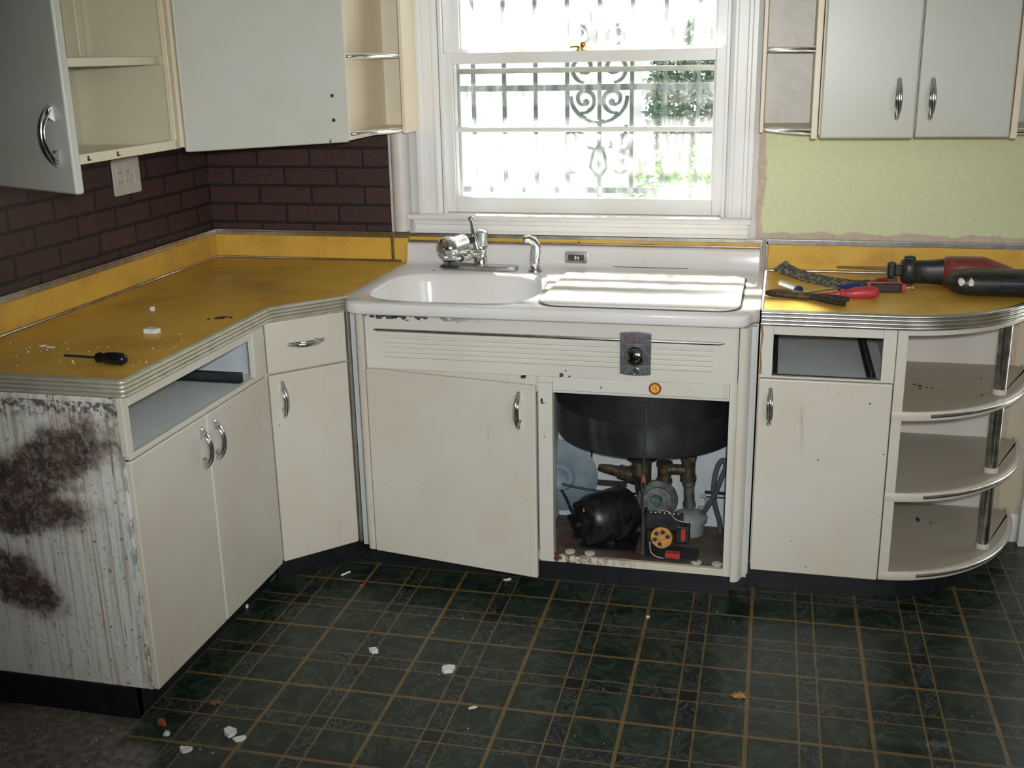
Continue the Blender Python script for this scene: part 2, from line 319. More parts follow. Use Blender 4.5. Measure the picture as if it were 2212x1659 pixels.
# ---------------------------------------------------------------- mesh helpers
ORG = {}
class MB:
    def __init__(s, M=None): s.v = []; s.f = []; s.mi = []; s.M = M; s.cur = 0
    def add(s, vs, fs):
        b = len(s.v); s.v += [Vector(v) for v in vs]; s.f += [[i + b for i in q] for q in fs]; s.mi += [s.cur] * len(fs); return s
    def box(s, x0, x1, y0, y1, z0, z1):
        v = [(x, y, z) for z in (z0, z1) for y in (y0, y1) for x in (x0, x1)]
        return s.add(v, [[0, 2, 3, 1], [4, 5, 7, 6], [0, 1, 5, 4], [2, 6, 7, 3], [0, 4, 6, 2], [1, 3, 7, 5]])
    def prism(s, poly, z0, z1, fn=None):
        fn = fn or (lambda a, b, c: (a, b, c)); n = len(poly)
        if sum(poly[i][0] * poly[(i + 1) % n][1] - poly[(i + 1) % n][0] * poly[i][1] for i in range(n)) < 0: poly = poly[::-1]
        v = [fn(p[0], p[1], z0) for p in poly] + [fn(p[0], p[1], z1) for p in poly]
        return s.add(v, [list(range(n))[::-1], list(range(n, 2 * n))] + [[i, (i + 1) % n, (i + 1) % n + n, i + n] for i in range(n)])
    def tube(s, pts, rad, seg=10, cap=True, flat=None):
        pts = [Vector(p) for p in pts]; n = len(pts); rad = rad if isinstance(rad, (list, tuple)) else [rad] * n
        vs = []; prev = None
        for i, p in enumerate(pts):
            t = (pts[min(i + 1, n - 1)] - pts[max(i - 1, 0)]).normalized()
            if prev is None:
                a = Vector((0, 0, 1)) if abs(t.z) < .9 else Vector((1, 0, 0)); nn = (a - t * a.dot(t)).normalized()
            else: nn = (prev - t * prev.dot(t)).normalized()
            prev = nn; b = t.cross(nn)
            for k in range(seg):
                an = 2 * pi * k / seg; vs.append(p + (nn * cos(an) + b * sin(an)) * rad[i])
        fs = [[i * seg + k, i * seg + (k + 1) % seg, (i + 1) * seg + (k + 1) % seg, (i + 1) * seg + k] for i in range(n - 1) for k in range(seg)]
        if cap: fs += [list(range(seg))[::-1], [(n - 1) * seg + k for k in range(seg)]]
        return s.add(vs, fs)
    def cyl(s, a, b, r0, r1=None, seg=20): return s.tube([a, b], [r0, r0 if r1 is None else r1], seg)
    def lathe(s, prof, origin, axis=(0, 0, 1), seg=32):
        ax = Vector(axis).normalized(); a = Vector((1, 0, 0)) if abs(ax.x) < .9 else Vector((0, 1, 0))
        e1 = (a - ax * a.dot(ax)).normalized(); e2 = ax.cross(e1); o = Vector(origin); vs = []
        for rr, h in prof:
            for k in range(seg):
                an = 2 * pi * k / seg; vs.append(o + ax * h + (e1 * cos(an) + e2 * sin(an)) * max(rr, 1e-4))
        n = len(prof); fs = [[i * seg + k, i * seg + (k + 1) % seg, (i + 1) * seg + (k + 1) % seg, (i + 1) * seg + k] for i in range(n - 1) for k in range(seg)]
        fs += [list(range(seg))[::-1], [(n - 1) * seg + k for k in range(seg)]]
        return s.add(vs, fs)
    def sweep(s, path, prof, closed=False, fn=None):
        """prof = closed polygon of (out, up); out is to the right of the travel direction in the path's plane"""
        fn = fn or (lambda a, b, c: (a, b, c)); n = len(path); P = [Vector((p[0], p[1])) for p in path]; vs = []
        for i in range(n):
            a = P[i - 1] if (i > 0 or closed) else None; c = P[(i + 1) % n] if (i < n - 1 or closed) else None
            d1 = (P[i] - a).normalized() if a is not None else (c - P[i]).normalized(); d2 = (c - P[i]).normalized() if c is not None else d1
            n1 = Vector((d1.y, -d1.x)); n2 = Vector((d2.y, -d2.x)); mt = (n1 + n2); mt = mt / max(mt.length_squared / 2, .2)
            for o, z in prof: q = P[i] + mt * o; vs.append(fn(q.x, q.y, z))
        k = len(prof); fs = []
        for i in range(n if closed else n - 1):
            j = (i + 1) % n
            for t in range(k): fs.append([i * k + t, i * k + (t + 1) % k, j * k + (t + 1) % k, j * k + t])
        if not closed: fs += [list(range(k))[::-1], [(n - 1) * k + t for t in range(k)]]
        return s.add(vs, fs)
    def ball(s, c, r, seg=16, rings=10, sx=1, sy=1, sz=1):
        prof = [(sin(pi * i / rings), -cos(pi * i / rings)) for i in range(rings + 1)]; vs = []
        for rr, h in prof:
            for k in range(seg): vs.append((c[0] + r * sx * max(rr, 1e-4) * cos(2 * pi * k / seg), c[1] + r * sy * max(rr, 1e-4) * sin(2 * pi * k / seg), c[2] + r * sz * h))
        return s.add(vs, [[i * seg + k, i * seg + (k + 1) % seg, (i + 1) * seg + (k + 1) % seg, (i + 1) * seg + k] for i in range(rings) for k in range(seg)])
    def build(s, name, mat, parent=None, bevel=0, smooth=35, seg=2, label=None, fixn=True):
        me = bpy.data.meshes.new(name); vs = [s.M @ v for v in s.v] if s.M else s.v
        org = Vector((0, 0, 0))
        if parent is not None: org = ORG[parent.name]
        me.from_pydata([tuple(v - org) for v in vs], [], s.f)
        mats = mat if isinstance(mat, (list, tuple)) else [mat]
        for q in mats: me.materials.append(q)
        for i, p in enumerate(me.polygons): p.material_index = s.mi[i]
        if fixn:
            b = bmesh.new(); b.from_mesh(me); bmesh.ops.recalc_face_normals(b, faces=b.faces); b.to_mesh(me); b.free()
        if smooth:
            for p in me.polygons: p.use_smooth = True
            me.set_sharp_from_angle(angle=radians(smooth))
        o = bpy.data.objects.new(name, me); S.collection.objects.link(o)
        if parent is not None: o.parent = parent
        ORG[o.name] = org
        if bevel:
            bv = o.modifiers.new('bevel', 'BEVEL'); bv.width = bevel; bv.segments = seg; bv.limit_method = 'ANGLE'; bv.angle_limit = radians(40)
            if smooth: bv.harden_normals = True
        if label: o['label'] = label
        return o
def thing(name, label, cat, loc=(0, 0, 0), group=None):
    o = bpy.data.objects.new(name, None); S.collection.objects.link(o); o.location = loc; o.empty_display_size = .05
    ORG[o.name] = Vector(loc); o['label'] = label; o['category'] = cat
    if group: o['group'] = group
    return o
def tag(o, label, cat, group=None, kind=None):
    o['label'] = label; o['category'] = cat
    if group: o['group'] = group
    if kind: o['kind'] = kind
    return o
def struct(o, label=None, cat=None):
    o['kind'] = 'structure'
    if label: o['label'] = label
    if cat: o['category'] = cat
    return o
def basis(o, x, y, z): 
    M = Matrix((Vector(x), Vector(y), Vector(z))).transposed().to_4x4(); M.translation = Vector(o); return M
def arc(cx, cy, r, a0, a1, n=8, ry=None): return [(cx + r * cos(a0 + (a1 - a0) * i / n), cy + (ry or r) * sin(a0 + (a1 - a0) * i / n)) for i in range(n + 1)]
def rrect(x0, x1, y0, y1, r, n=6):
    return arc(x1 - r, y1 - r, r, 0, pi / 2, n) + arc(x0 + r, y1 - r, r, pi / 2, pi, n) + arc(x0 + r, y0 + r, r, pi, 1.5 * pi, n) + arc(x1 - r, y0 + r, r, 1.5 * pi, 2 * pi, n)
def text(s, size, M, mat, parent, name='lettering', shear=0, depth=.0006, align='CENTER', label=None):
    c = bpy.data.curves.new(name, 'FONT'); c.body = s; c.size = size; c.extrude = depth; c.align_x = align; c.align_y = 'CENTER'; c.shear = shear
    o = bpy.data.objects.new('tmp', c); S.collection.objects.link(o); bpy.context.view_layer.update()
    me = bpy.data.meshes.new_from_object(o.evaluated_get(bpy.context.evaluated_depsgraph_get())); bpy.data.objects.remove(o)
    me.transform(M); me.transform(Matrix.Translation(-ORG[parent.name])); me.name = name; me.materials.clear(); me.materials.append(mat)
    o = bpy.data.objects.new(name, me); S.collection.objects.link(o); o.parent = parent; ORG[o.name] = ORG[parent.name]
    if label: o['label'] = label
    return o

# ---------------------------------------------------------------- room shell
H, BS = .927, .103            # counter height, backsplash height
fl = MB(); fl.box(-.1, 4.7, -6.3, .1, -.06, 0); struct(fl.build('floor', FLOOR, smooth=0), 'dark green marbled tile floor with golden lines', 'floor')
c = MB(); c.box(-.1, 4.7, -6.3, .14, 2.62, 2.7); struct(c.build('ceiling', CEIL, smooth=0))
c = MB(); c.box(-.14, 0, -6.3, .14, 0, 2.62); struct(c.build('wall_left', BRICKY, smooth=0))
c = MB(); c.box(4.6, 4.7, -6.3, .14, 0, 2.62); struct(c.build('wall_right', WALLP, smooth=0))
c = MB(); c.box(0, 4.6, -6.3, -6.2, 0, 2.62); struct(c.build('wall_front', WALLP, smooth=0))
WX0, WX1, WZ0, WZ1 = .915, 1.925, 1.085, 2.08
DX0, DX1, DZ = 3.10, 3.95, 2.05
c = MB(); c.box(0, .7225, 0, .14, 0, 2.62); c.cur = 1
c.box(.7225, WX0, 0, .14, 0, 2.62); c.box(WX0, WX1, 0, .14, 0, WZ0); c.box(WX0, WX1, 0, .14, WZ1, 2.62)
c.box(WX1, DX0, 0, .14, 0, 2.62); c.box(DX0, DX1, 0, .14, DZ, 2.62); c.box(DX1, 4.6, 0, .14, 0, 2.62)
struct(c.build('wall_back', [BRICKX, PLASTER], smooth=0))
# door casing just visible at the right edge
c = MB(); c.box(2.952, 3.10, -.03, 0, .14, 2.15); c.box(2.945, 3.105, -.055, 0, 0, .14); c.box(3.95, 4.09, -.03, 0, 0, 2.15); c.box(3.10, 3.95, -.03, 0, 2.05, 2.15)
c.cur = 1; c.box(3.10, 3.2, .03, .07, 0, 2.05); c.box(3.85, 3.95, .03, .07, 0, 2.05); c.box(3.2, 3.85, .03, .07, 0, .3); c.box(3.2, 3.85, .03, .07, 1.95, 2.05); c.box(3.2, 3.85, .03, .07, 1.0, 1.08)
d = c.build('door_1', [TRIMW, TRIMW], bevel=.003); struct(d, 'white painted door casing at the right end of the room', 'door')
c = MB(); c.box(3.2, 3.85, .048, .052, .3, 1.0); c.box(3.2, 3.85, .048, .052, 1.08, 1.95); c.build('door_glass', GLASS, d, smooth=0)
c = MB(); c.sweep([(2.90, 0), (2.945, 0)], [(0, 0), (.016, 0), (.016, .085), (.006, .10), (0, .10)]); struct(c.build('baseboard_back', TRIMW))

# window ------------------------------------------------------------
win = thing('window_1', 'white double hung window with dusty glass above the sink', 'window', (1.42, 0, 1.1)); win['kind'] = 'structure'
cas = MB()
prof = [(0, 0), (.0, .012), (.012, .020), (.020, .020), (.024, .016), (.052, .016), (.056, .022), (.066, .022), (.070, .030), (.084, .030), (.084, 0)]
for sx, xs in ((1, .922), (-1, 1.918)):     # stepped side casings
    cas.prism([(xs - sx * a, -b) for a, b in prof], 1.107, 2.10)
cas.prism([(b, 2.08 + a) for a, b in prof], .838, 2.002, lambda a, b, c_: (c_, -a, b))
cas.build('casing', TRIMW, win, smooth=20)
jm = MB(); jm.box(.915, .925, -.0, .14, 1.107, 2.08); jm.box(1.915, 1.925, 0, .14, 1.107, 2.08); jm.box(.915, 1.925, 0, .14, 2.07, 2.08)
jm.box(.925, .937, -.012, .004, 1.107, 2.07); jm.box(1.903, 1.915, -.012, .004, 1.107, 2.07); jm.box(.925, 1.915, .0, .155, 1.085, 1.108)
jm.build('jamb', TRIMW, win, bevel=.002)
sf = MB(); sf.box(.925, .958, .112, .132, 1.11, 2.07); sf.box(.958, 1.915, .112, .132, 1.584, 1.602); sf.box(.958, 1.915, .112, .132, 1.11, 1.125); sf.build('storm_frame', simple('weathered_grey_frame', (.20, .19, .165), .7), win)
st = MB(); st.prism([(0, 1.086), (0, 1.108), (-.045, 1.108), (-.056, 1.105), (-.060, 1.097), (-.056, 1.089), (-.045, 1.086)], .803, 2.006, lambda a, b, c_: (c_, a, b))
st.build('window_stool', TRIMW, win, smooth=30)
ap = MB(); ap.prism([(0, 1.036), (-.022, 1.036), (-.024, 1.044), (-.018, 1.050), (-.018, 1.066), (-.026, 1.070), (-.030, 1.086), (0, 1.086)], .816, 1.994, lambda a, b, c_: (c_, a, b))
ap.build('apron', TRIMW, win, smooth=20)
def sash(name, x0, x1, z0, z1, y0, y1, gx0, gx1, gz0, gz1, mz=None):
    b = MB(); b.box(x0, gx0, y0, y1, z0, z1); b.box(gx1, x1, y0, y1, z0, z1); b.box(gx0, gx1, y0, y1, z0, gz0); b.box(gx0, gx1, y0, y1, gz1, z1)
    for xa, xb in ((gx0, gx0 + .006), (gx1 - .006, gx1)): b.box(xa, xb, y0 + .008, y1 - .004, gz0, gz1)
    if mz: b.box(gx0, gx1, y0 + .006, y1 - .004, mz - .008, mz + .008)
    o = b.build(name, TRIMW, win, bevel=.003)
    ym = (y0 + y1) / 2 + .004
    for za, zb in (((gz0, mz - .007), (mz + .007, gz1)) if mz else ((gz0, gz1),)):
        g = MB(); g.box(gx0, gx1, ym, ym + .003, za, zb); g.build('pane', GLASS, o, smooth=0)
    return o
lo = sash('lower_sash', .926, 1.914, 1.109, 1.657, .004, .040, .968, 1.870, 1.163, 1.619, 1.397)
up = sash('upper_sash', .926, 1.914, 1.630, 2.068, .046, .082, .985, 1.868, 1.668, 2.02)
lk = MB(); lk.lathe([(.016, 0), (.016, .004), (.008, .006), (.008, .012), (.003, .014)], (1.415, .022, 1.657)); lk.tube([(1.415, .022, 1.667), (1.40, .012, 1.670), (1.383, .006, 1.668)], [.005, .004, .004], 8); lk.ball((1.425, .022, 1.677), .011)
lk.build('sash_lock', BRASS, win, label='brass sash lock')
# boxed pipe between brick wallpaper and window
c = MB(); c.lathe([(.033, 0), (.033, .0)][:1] + [(.033, .352)], (.769, -.012, 1.042), seg=28); c.box(.7225, .7385, -.006, 0, 1.036, 1.39)
tag(c.build('vertical_pipe', simple('white_pipe_paint', (.70, .66, .62), .4, var=.05)), 'white painted round pipe rising between the brick wallpaper and the window', 'pipe')

# ---------------------------------------------------------------- outside
c = MB(); c.box(-6, 9, .16, 14, -.5, -.4); struct(c.build('ground_outside', CONC, smooth=0), 'pale concrete yard outside the window', 'ground')
c = MB(); c.box(.70, 2.15, .14, .16, 2.05, 2.2); struct(c.build('sun_cut_board', PICKET, smooth=0), 'added board above the window outside that cuts off the sun', 'trim')  # unseen board added to keep the sun off the floor
fe = thing('picket_fence', 'white picket fence in the sun beyond the window', 'fence', (1.5, 2.3, -.4))
rl = MB(); rl.box(-1.5, 4.5, 2.33, 2.37, .1, .19); rl.build('rail', PICKET, fe); rl = MB(); rl.box(-1.5, 4.5, 2.33, 2.37, 1.42, 1.51); rl.build('rail', PICKET, fe)
for i in range(42):
    x = -1.4 + i * .14; p = MB(); p.prism([(x, -.38), (x + .085, -.38), (x + .085, 2.12), (x + .0425, 2.18), (x, 2.12)], 2.30, 2.33, lambda a, b, c_: (a, c_, b)); p.build('picket', PICKET, fe, smooth=0)
def shrub(label, c0, rad, n, mat, size, seed):
    rnd = random.Random(seed); t = thing('leafy_shrub', label, 'shrub', (c0[0], c0[1], -.4))
    b = MB()
    for i in range(n):
        while True:
            d = Vector((rnd.uniform(-1, 1), rnd.uniform(-1, 1), rnd.uniform(-1, 1)))
            if .55 < d.length < 1: break
        p = Vector((c0[0] + d.x * rad[0], c0[1] + d.y * rad[1], c0[2] + d.z * rad[2])); s_ = size * rnd.uniform(.6, 1.3)
        a = Vector((rnd.gauss(0, 1), rnd.gauss(0, 1), rnd.gauss(0, .6))).normalized(); bb = a.cross(Vector((rnd.gauss(0, 1), rnd.gauss(0, 1), rnd.gauss(0, 1)))).normalized(); nn = a.cross(bb)
        b.add([p - a * s_, p + bb * s_ * .42 + nn * s_ * .1, p + a * s_, p - bb * s_ * .42 + nn * s_ * .1], [[0, 1, 2, 3]])
    b.build('foliage', mat, t, smooth=0, fixn=False)
    s2 = MB()
    for k in range(5): s2.tube([(c0[0] + .03 * k, c0[1], -.4), (c0[0] + rnd.uniform(-.2, .2), c0[1] + rnd.uniform(-.1, .1), c0[2])], [.018, .006], 6)
    s2.build('stem', OLDBRASS, t)
shrub('tall dark green shrub before the fence at the right of the window', (1.66, 1.95, 1.42), (.26, .22, .38), 3200, LEAFD, .024, 3)
shrub('low bright leafed shrub in front of the fence, lower right of the window', (1.72, 1.25, .93), (.36, .22, .33), 1100, LEAFG, .035, 5)
# security grille
gr = thing('security_grille', 'dark wrought iron security grille with scrollwork outside the window', 'window grille', (1.448, .23, 1.1))
gy = .23
for i in range(8):
    x = .98 + .117 * i; b = MB(); b.box(x - .0065, x + .0065, gy - .0065, gy + .0065, 1.10, 2.10); b.build('bar', IRON, gr)
for z in (1.165, 1.53, 2.05):
    b = MB(); b.box(.93, 1.92, gy - .006, gy + .006, z - .0105, z + .0105); b.build('crossbar', IRON, gr)
def scroll(b, cx, cz, r0, a0, turns, sgn=1, r1=.012, wd=.0065, extra=()):
    n = 26; pts = list(extra)
    for i in range(n + 1):
        t = i / n; rr = r0 + (r1 - r0) * t; a = a0 + sgn * 2 * pi * turns * t; pts.append((cx + rr * cos(a), gy - .012, cz + rr * sin(a)))
    b.tube(pts, wd, 6); b.ball(pts[-1], wd * 1.7, 8, 6)
b = MB(); X = 1.448
for sg in (1, -1):
    scroll(b, X + sg * .054, 1.598, .050, -pi / 2, 1.1, sg, wd=.0075)
    scroll(b, X + sg * .054, 1.488, .046, -pi / 2 + sg * 0.3, 1.15, -sg, wd=.0075)
    b.tube([(X + sg * (.102 * cos(a)), gy - .012, 1.50 + .090 * sin(a)) for a in [-pi / 2 * k / 10 for k in range(11)]], .0075, 6)
    scroll(b, X + sg * .085, 1.345, .042, pi, 1.1, sg, wd=.0075); scroll(b, X - .01 + sg * .085, 1.262, .044, pi / 2, 1.15, -sg, wd=.0075)
    b.tube([(X + sg * .005, gy - .012, 1.215), (X + sg * .03, gy - .012, 1.25), (X + sg * .02, gy - .012, 1.30), (X, gy - .012, 1.33)], .006, 6)
    b.tube([(X + sg * .10 * cos(a), gy - .012, 1.40 + .085 * sin(a)) for a in [-pi / 2 * k / 10 for k in range(11)]], .0065, 6)
    scroll(b, X + sg * .068, 1.705, .038, pi / 2, 1.0, sg, wd=.008)
    b.tube([(X, gy - .012, 1.660), (X + sg * .022, gy - .012, 1.70), (X + sg * .018, gy - .012, 1.745), (X + sg * .034, gy - .012, 1.79)], [.008, .014, .012, .002], 8)
b.tube([(X, gy - .012, 1.65), (X, gy - .012, 1.70), (X + .004, gy - .012, 1.76), (X + .008, gy - .012, 1.82)], [.007, .009, .015, .003], 8)
b.build('scrollwork', IRON, gr)

# ---------------------------------------------------------------- handle (chrome pull)
def handle(pos, out, up_, parent, L=.13, sc=1, name='handle', mat=None):
    out = Vector(out).normalized(); up_ = Vector(up_).normalized(); M = basis(pos, up_.cross(out), out, up_)
    b = MB(M); h = L / 2
    def ridge(x, l, rad, ht, sq=1):
        n = 18; pts = []; rr = []
        for i in range(n + 1):
            t = -1 + 2 * i / n; pts.append((x, .003 + ht * (1 - abs(t) ** 2.2), t * l)); rr.append(max(.0007, rad * (1 - abs(t) ** 3.0)))
        b.tube(pts, rr, 8)
    ridge(0, h, .0056 * sc, .027); ridge(.0058 * sc, h * .80, .0044 * sc, .0235); ridge(-.0058 * sc, h * .80, .0044 * sc, .0235)
    for sg in (1, -1):
        z = sg * h * .70
        b.add([(-.009, 0, z - sg * .018), (.009, 0, z - sg * .018), (.006, 0, z + sg * .014), (-.006, 0, z + sg * .014), (-.008, .013, z - sg * .009), (.008, .013, z - sg * .009), (.005, .009, z + sg * .008), (-.005, .009, z + sg * .008)],
              [[0, 1, 2, 3], [4, 5, 6, 7], [0, 1, 5, 4], [1, 2, 6, 5], [2, 3, 7, 6], [3, 0, 4, 7]])
    return b.build(name, mat or CHROME, parent, smooth=50)
def ribbon_profile(h, out=.010, n=4, z1=0):
    """ribbed edge band: outer contour with n half round ribs"""
    p = [(-.006, z1 - h), (0, z1 - h)]
    for k in range(n):
        zb = z1 - h + h * k / n; hh = h / n
        for tz, dp in ((0, .30), (.07, .30), (.13, .82), (.28, .97), (.5, 1), (.72, .97), (.87, .82), (.93, .30)): p.append((out * dp, zb + hh * tz))
    p += [(.0, z1 + .0012), (-.006, z1 + .0012)]
    return p

# ---------------------------------------------------------------- left base cabinet (along the left wall)
DC, DT = .594, .018          # face plane of door fronts, door thickness
FX = DC - DT                 # carcass face
bc = thing('base_cabinet', 'cream steel base cabinet on the left wall with rust-stained end panel and missing drawer', 'cabinet', (.3, -1.21, 0))
YN, YF = -1.597, -.834
b = MB(); b.box(0, FX + .004, YN, YN + .012, .09, .8825); b.build('end_panel', STAINED, bc, bevel=.004, label='end panel covered in brown rust and mould stains')
b = MB(); b.box(0, FX, YF - .012, YF - .002, .09, .88); b.box(0, .012, YN + .012, YF - .012, .09, .88); b.box(0, FX, YN + .012, YF - .012, .09, .105); b.build('carcass', INNER, bc)
b = MB(); b.box(FX, DC, YN, YN + .027, .733, .884); b.box(FX, DC, -.912, YF - .004, .733, .884); b.box(FX, DC, YN + .027, -.912, .855, .884)
b.box(FX, DC, YN + .01, YF - .004, .722, .737); b.build('face_frame', FRAME, bc, bevel=.003)
b = MB(); b.box(.02, FX - .002, YN + .014, YF - .014, .722, .731); b.build('dust_panel', BLUEGREY, bc)
b = MB(); b.box(.02, FX - .03, YF - .03, YF - .014, .731, .88); b.box(.012, .03, YN + .02, YF - .03, .731, .88); b.build('inner_panel', simple('pale_blue_grey_panel', (.50, .56, .60), .5, var=.05), bc)
for y in (-.955, -1.56):
    b = MB(); b.box(.05, FX - .004, y, y + .006, .731, .762); b.box(.05, FX - .004, y - .012, y + .006, .731, .735); b.box(.05, FX - .004, y - .012, y + .006, .758, .762); b.build('drawer_slide', STEELDARK, bc)
for (ya, yb, hy) in ((YN + .006, -1.219, -1.255), (-1.216, YF - .004, -1.182)):
    b = MB(); b.box(FX, DC, ya, yb, .088, .718); dr = b.build('door', CREAM, bc, bevel=.005, seg=3)
    handle((DC, hy, .634), (1, 0, 0), (0, 0, 1), dr)
b = MB(); b.box(0, .530, YN - .004, YN + .02, 0, .09); b.box(.512, .530, YN, YF + .02, 0, .09); b.build('toe_kick', BLACK, bc)
# ---------------------------------------------------------------- diagonal corner base cabinet
A, Bp = Vector((.594, -.834)), Vector((.776, -.637)); dg = (Bp - A).normalized(); dn = Vector((dg.y, -dg.x)); LD = (Bp - A).length
MD = basis((A.x, A.y, 0), (dg.x, dg.y, 0), (-dn.x, -dn.y, 0), (0, 0, 1))       # local x along the face, y into the cabinet
cc = thing('corner_cabinet', 'narrow angled cream corner base cabinet with one drawer and one door', 'cabinet', (.45, -.5, 0))
b = MB(); b.prism([(.01, -.83), (FX, -.83), tuple(A - dn * DT + dg * .002), tuple(Bp - dn * DT), (.776, -.60), (.776, -.01), (.01, -.01)], .09, .8825); b.build('carcass', FRAME, cc)
b = MB(MD); b.box(.003, .270, 0, DT, .090, .717); d_ = b.build('door', CREAM, cc, bevel=.005, seg=3); handle(MD @ Vector((.044, 0, .634)), (dn.x, dn.y, 0), (0, 0, 1), d_)
b = MB(MD); b.box(.003, .270, 0, DT, .721, .882); d_ = b.build('drawer_front', CREAM, cc, bevel=.005, seg=3); handle(MD @ Vector((.134, 0, .806)), (dn.x, dn.y, 0), (dg.x, dg.y, 0), d_, L=.135)
b = MB(MD); b.box(.274, .284, -.004, DT, .088, .886); b.box(.288, .300, -.002, DT, .088, .886); b.build('edge_strip', ALU, cc, bevel=.002, label='thin metal strip')
b = MB(MD); b.box(.0, .31, .06, .075, 0, .09); b.build('toe_kick', BLACK, cc)
# ---------------------------------------------------------------- left countertop
lc = thing('countertop', 'yellow laminate L-shaped countertop with ribbed metal edge, left of the sink', 'countertop', (.4, -.8, H))
poly = [(.004, -1.588), (.595, -1.588), (.595, -.806), (.776, -.604), (.776, -.003), (.004, -.003)]
b = MB(); b.prism(poly, H - .038, H); b.build('laminate_top', LAM, lc)
b = MB(); b.sweep([(.004, -1.590)] + arc(.588, -1.580, .010, -pi / 2, 0, 4) + [(.598, -.803), (.779, -.600), (.779, -.02)], ribbon_profile(.044, z1=H)); b.build('metal_edging', ALUG, lc, smooth=50, label='ribbed metal edge band')
b = MB(); b.box(.002, .018, -1.585, -.002, H, H + BS); b.box(.018, .7225, -.018, -.002, H, H + BS); b.box(.7325, .7865, -.018, -.002, H, H + BS); b.build('backsplash', LAM, lc)
b = MB(); b.box(.001, .024, -1.588, 0, H + BS, H + BS + .007); b.box(.024, .79, -.024, 0, H + BS, H + BS + .007); b.box(.018, .024, -1.588, -.02, H + BS - .014, H + BS); b.box(.024, .79, -.024, -.018, H + BS - .014, H + BS)
b.box(.7215, .7335, -.025, -.001, H, H + BS + .004); b.tube([(.021, -1.588, H + .004), (.021, -.021, H + .004), (.76, -.021, H + .004)], .0055, 8); b.build('metal_trim', DULLCHROME, lc, bevel=.0015)
# ---------------------------------------------------------------- sink cabinet
FY = -.668
sc_ = thing('sink_cabinet', 'wide cream steel sink cabinet with chrome strip, badge and one open compartment', 'cabinet', (1.42, -.35, 0))
IY = FY + DT
b = MB(); b.box(.80, .815, IY, -.02, .09, .885); b.box(2.035, 2.05, IY, -.02, .09, .885); b.box(.815, 2.035, -.03, -.02, .09, .885); b.box(1.395, 1.405, IY + .02, -.03, .12, .70); b.build('carcass', simple('grey_white_interior', (.50, .52, .53), .6, var=.08, scale=5), sc_)
b = MB(); b.box(.853, 2.003, IY, IY + .02, .655, .72)  # rail behind the doors
b.box(.853, 1.405, IY, IY + .018, .09, .12); b.box(.853, .885, IY, IY + .018, .12, .66)
b.box(1.405, 1.450, FY + .001, IY + .02, .094, .690); b.box(1.980, 2.004, FY + .001, IY + .02, .094, .715); b.box(1.4505, 1.9795, FY + .001, IY + .002, .668, .7105); b.box(1.405, 1.4505, FY + .001, IY + .002, .6905, .7105); b.build('face_frame', FRAME, sc_, bevel=.002)
b = MB(); b.box(1.445, 1.985, FY + .002, IY + .002, .094, .117); b.build('bottom_rail', RUSTR, sc_, bevel=.002, label='bottom rail with rust along its edge')
b = MB(); b.box(1.405, 2.035, IY + .003, -.345, .100, .116); b.build('compartment_floor', RUSTF, sc_, label='rust stained floor of the open compartment')
b = MB(); b.box(1.405, 2.035, -.345, -.338, .10, .44); b.build('rear_panel', simple('white_rear_panel', (.52, .55, .57), .55, var=.1, scale=6), sc_)
for x in (1.496, 1.56, 1.897, 1.961):
    b = MB(); b.lathe([(.0, 0), (.0165, 0), (.0165, .0035), (.012, .005), (0, .005)], (x, -.630, .116), seg=20); b.build('screw_cover', CREAM, sc_)
# fascia with pressed ribs
b = MB(); fz0, fz1 = .7115, .886
ribs = []
for k in range(5): z = .754 + k * .0155; ribs.append(z)
def fascia(x0, x1, rib):
    prof = [(FY, fz0)]
    if rib:
        for z in ribs:
            prof += [(FY, z - .006), (FY - .0035, z - .003), (FY - .0035, z + .002), (FY, z + .005)]
    prof += [(FY, fz1), (IY, fz1), (IY, fz0)]
    b.prism(prof, x0, x1, lambda a, bb, c_: (c_, a, bb))
fascia(.8555, .912, False); fascia(.912, 1.660, True); fascia(1.660, 1.748, False); fascia(1.748, 1.931, True); fascia(1.931, 2.001, False)
fa = b.build('fascia_panel', FASCIA, sc_, smooth=28, label='long front panel with pressed horizontal ribs')
b = MB(); b.tube([(.882, FY - .001, .837), (.895, FY - .005, .837), (1.945, FY - .005, .836), (1.962, FY - .001, .836)], [.0012, .0052, .0052, .001], 8); b.build('trim_strip', DULLCHROME, sc_, label='long thin chrome strip')
def chips(parent, spots, yy, mat):
    rnd_ = random.Random(len(spots))
    for x, z, s_ in spots:
        q_ = MB(); q_.prism([(x + s_ * cos(k * 1.05) * rnd_.uniform(.5, 1.2), z + s_ * sin(k * 1.05) * rnd_.uniform(.4, 1.0)) for k in range(6)], yy - .0006, yy + .0005, lambda a, bb, c_: (a, c_, bb)); q_.build('paint_chip', mat, parent, smooth=0)
CHIPM = simple('exposed_primer', (.06, .065, .07), .6)
chips(sc_, [(1.478, .7165, .009), (1.492, .732, .004), (1.504, .715, .004), (1.60, .684, .004), (.965, .7035, .003)], FY, CHIPM)
chips(sc_, [(.905, .880, .012), (.935, .878, .014), (.985, .879, .010), (1.03, .8805, .016), (1.055, .880, .012)], FY, CHIPM)
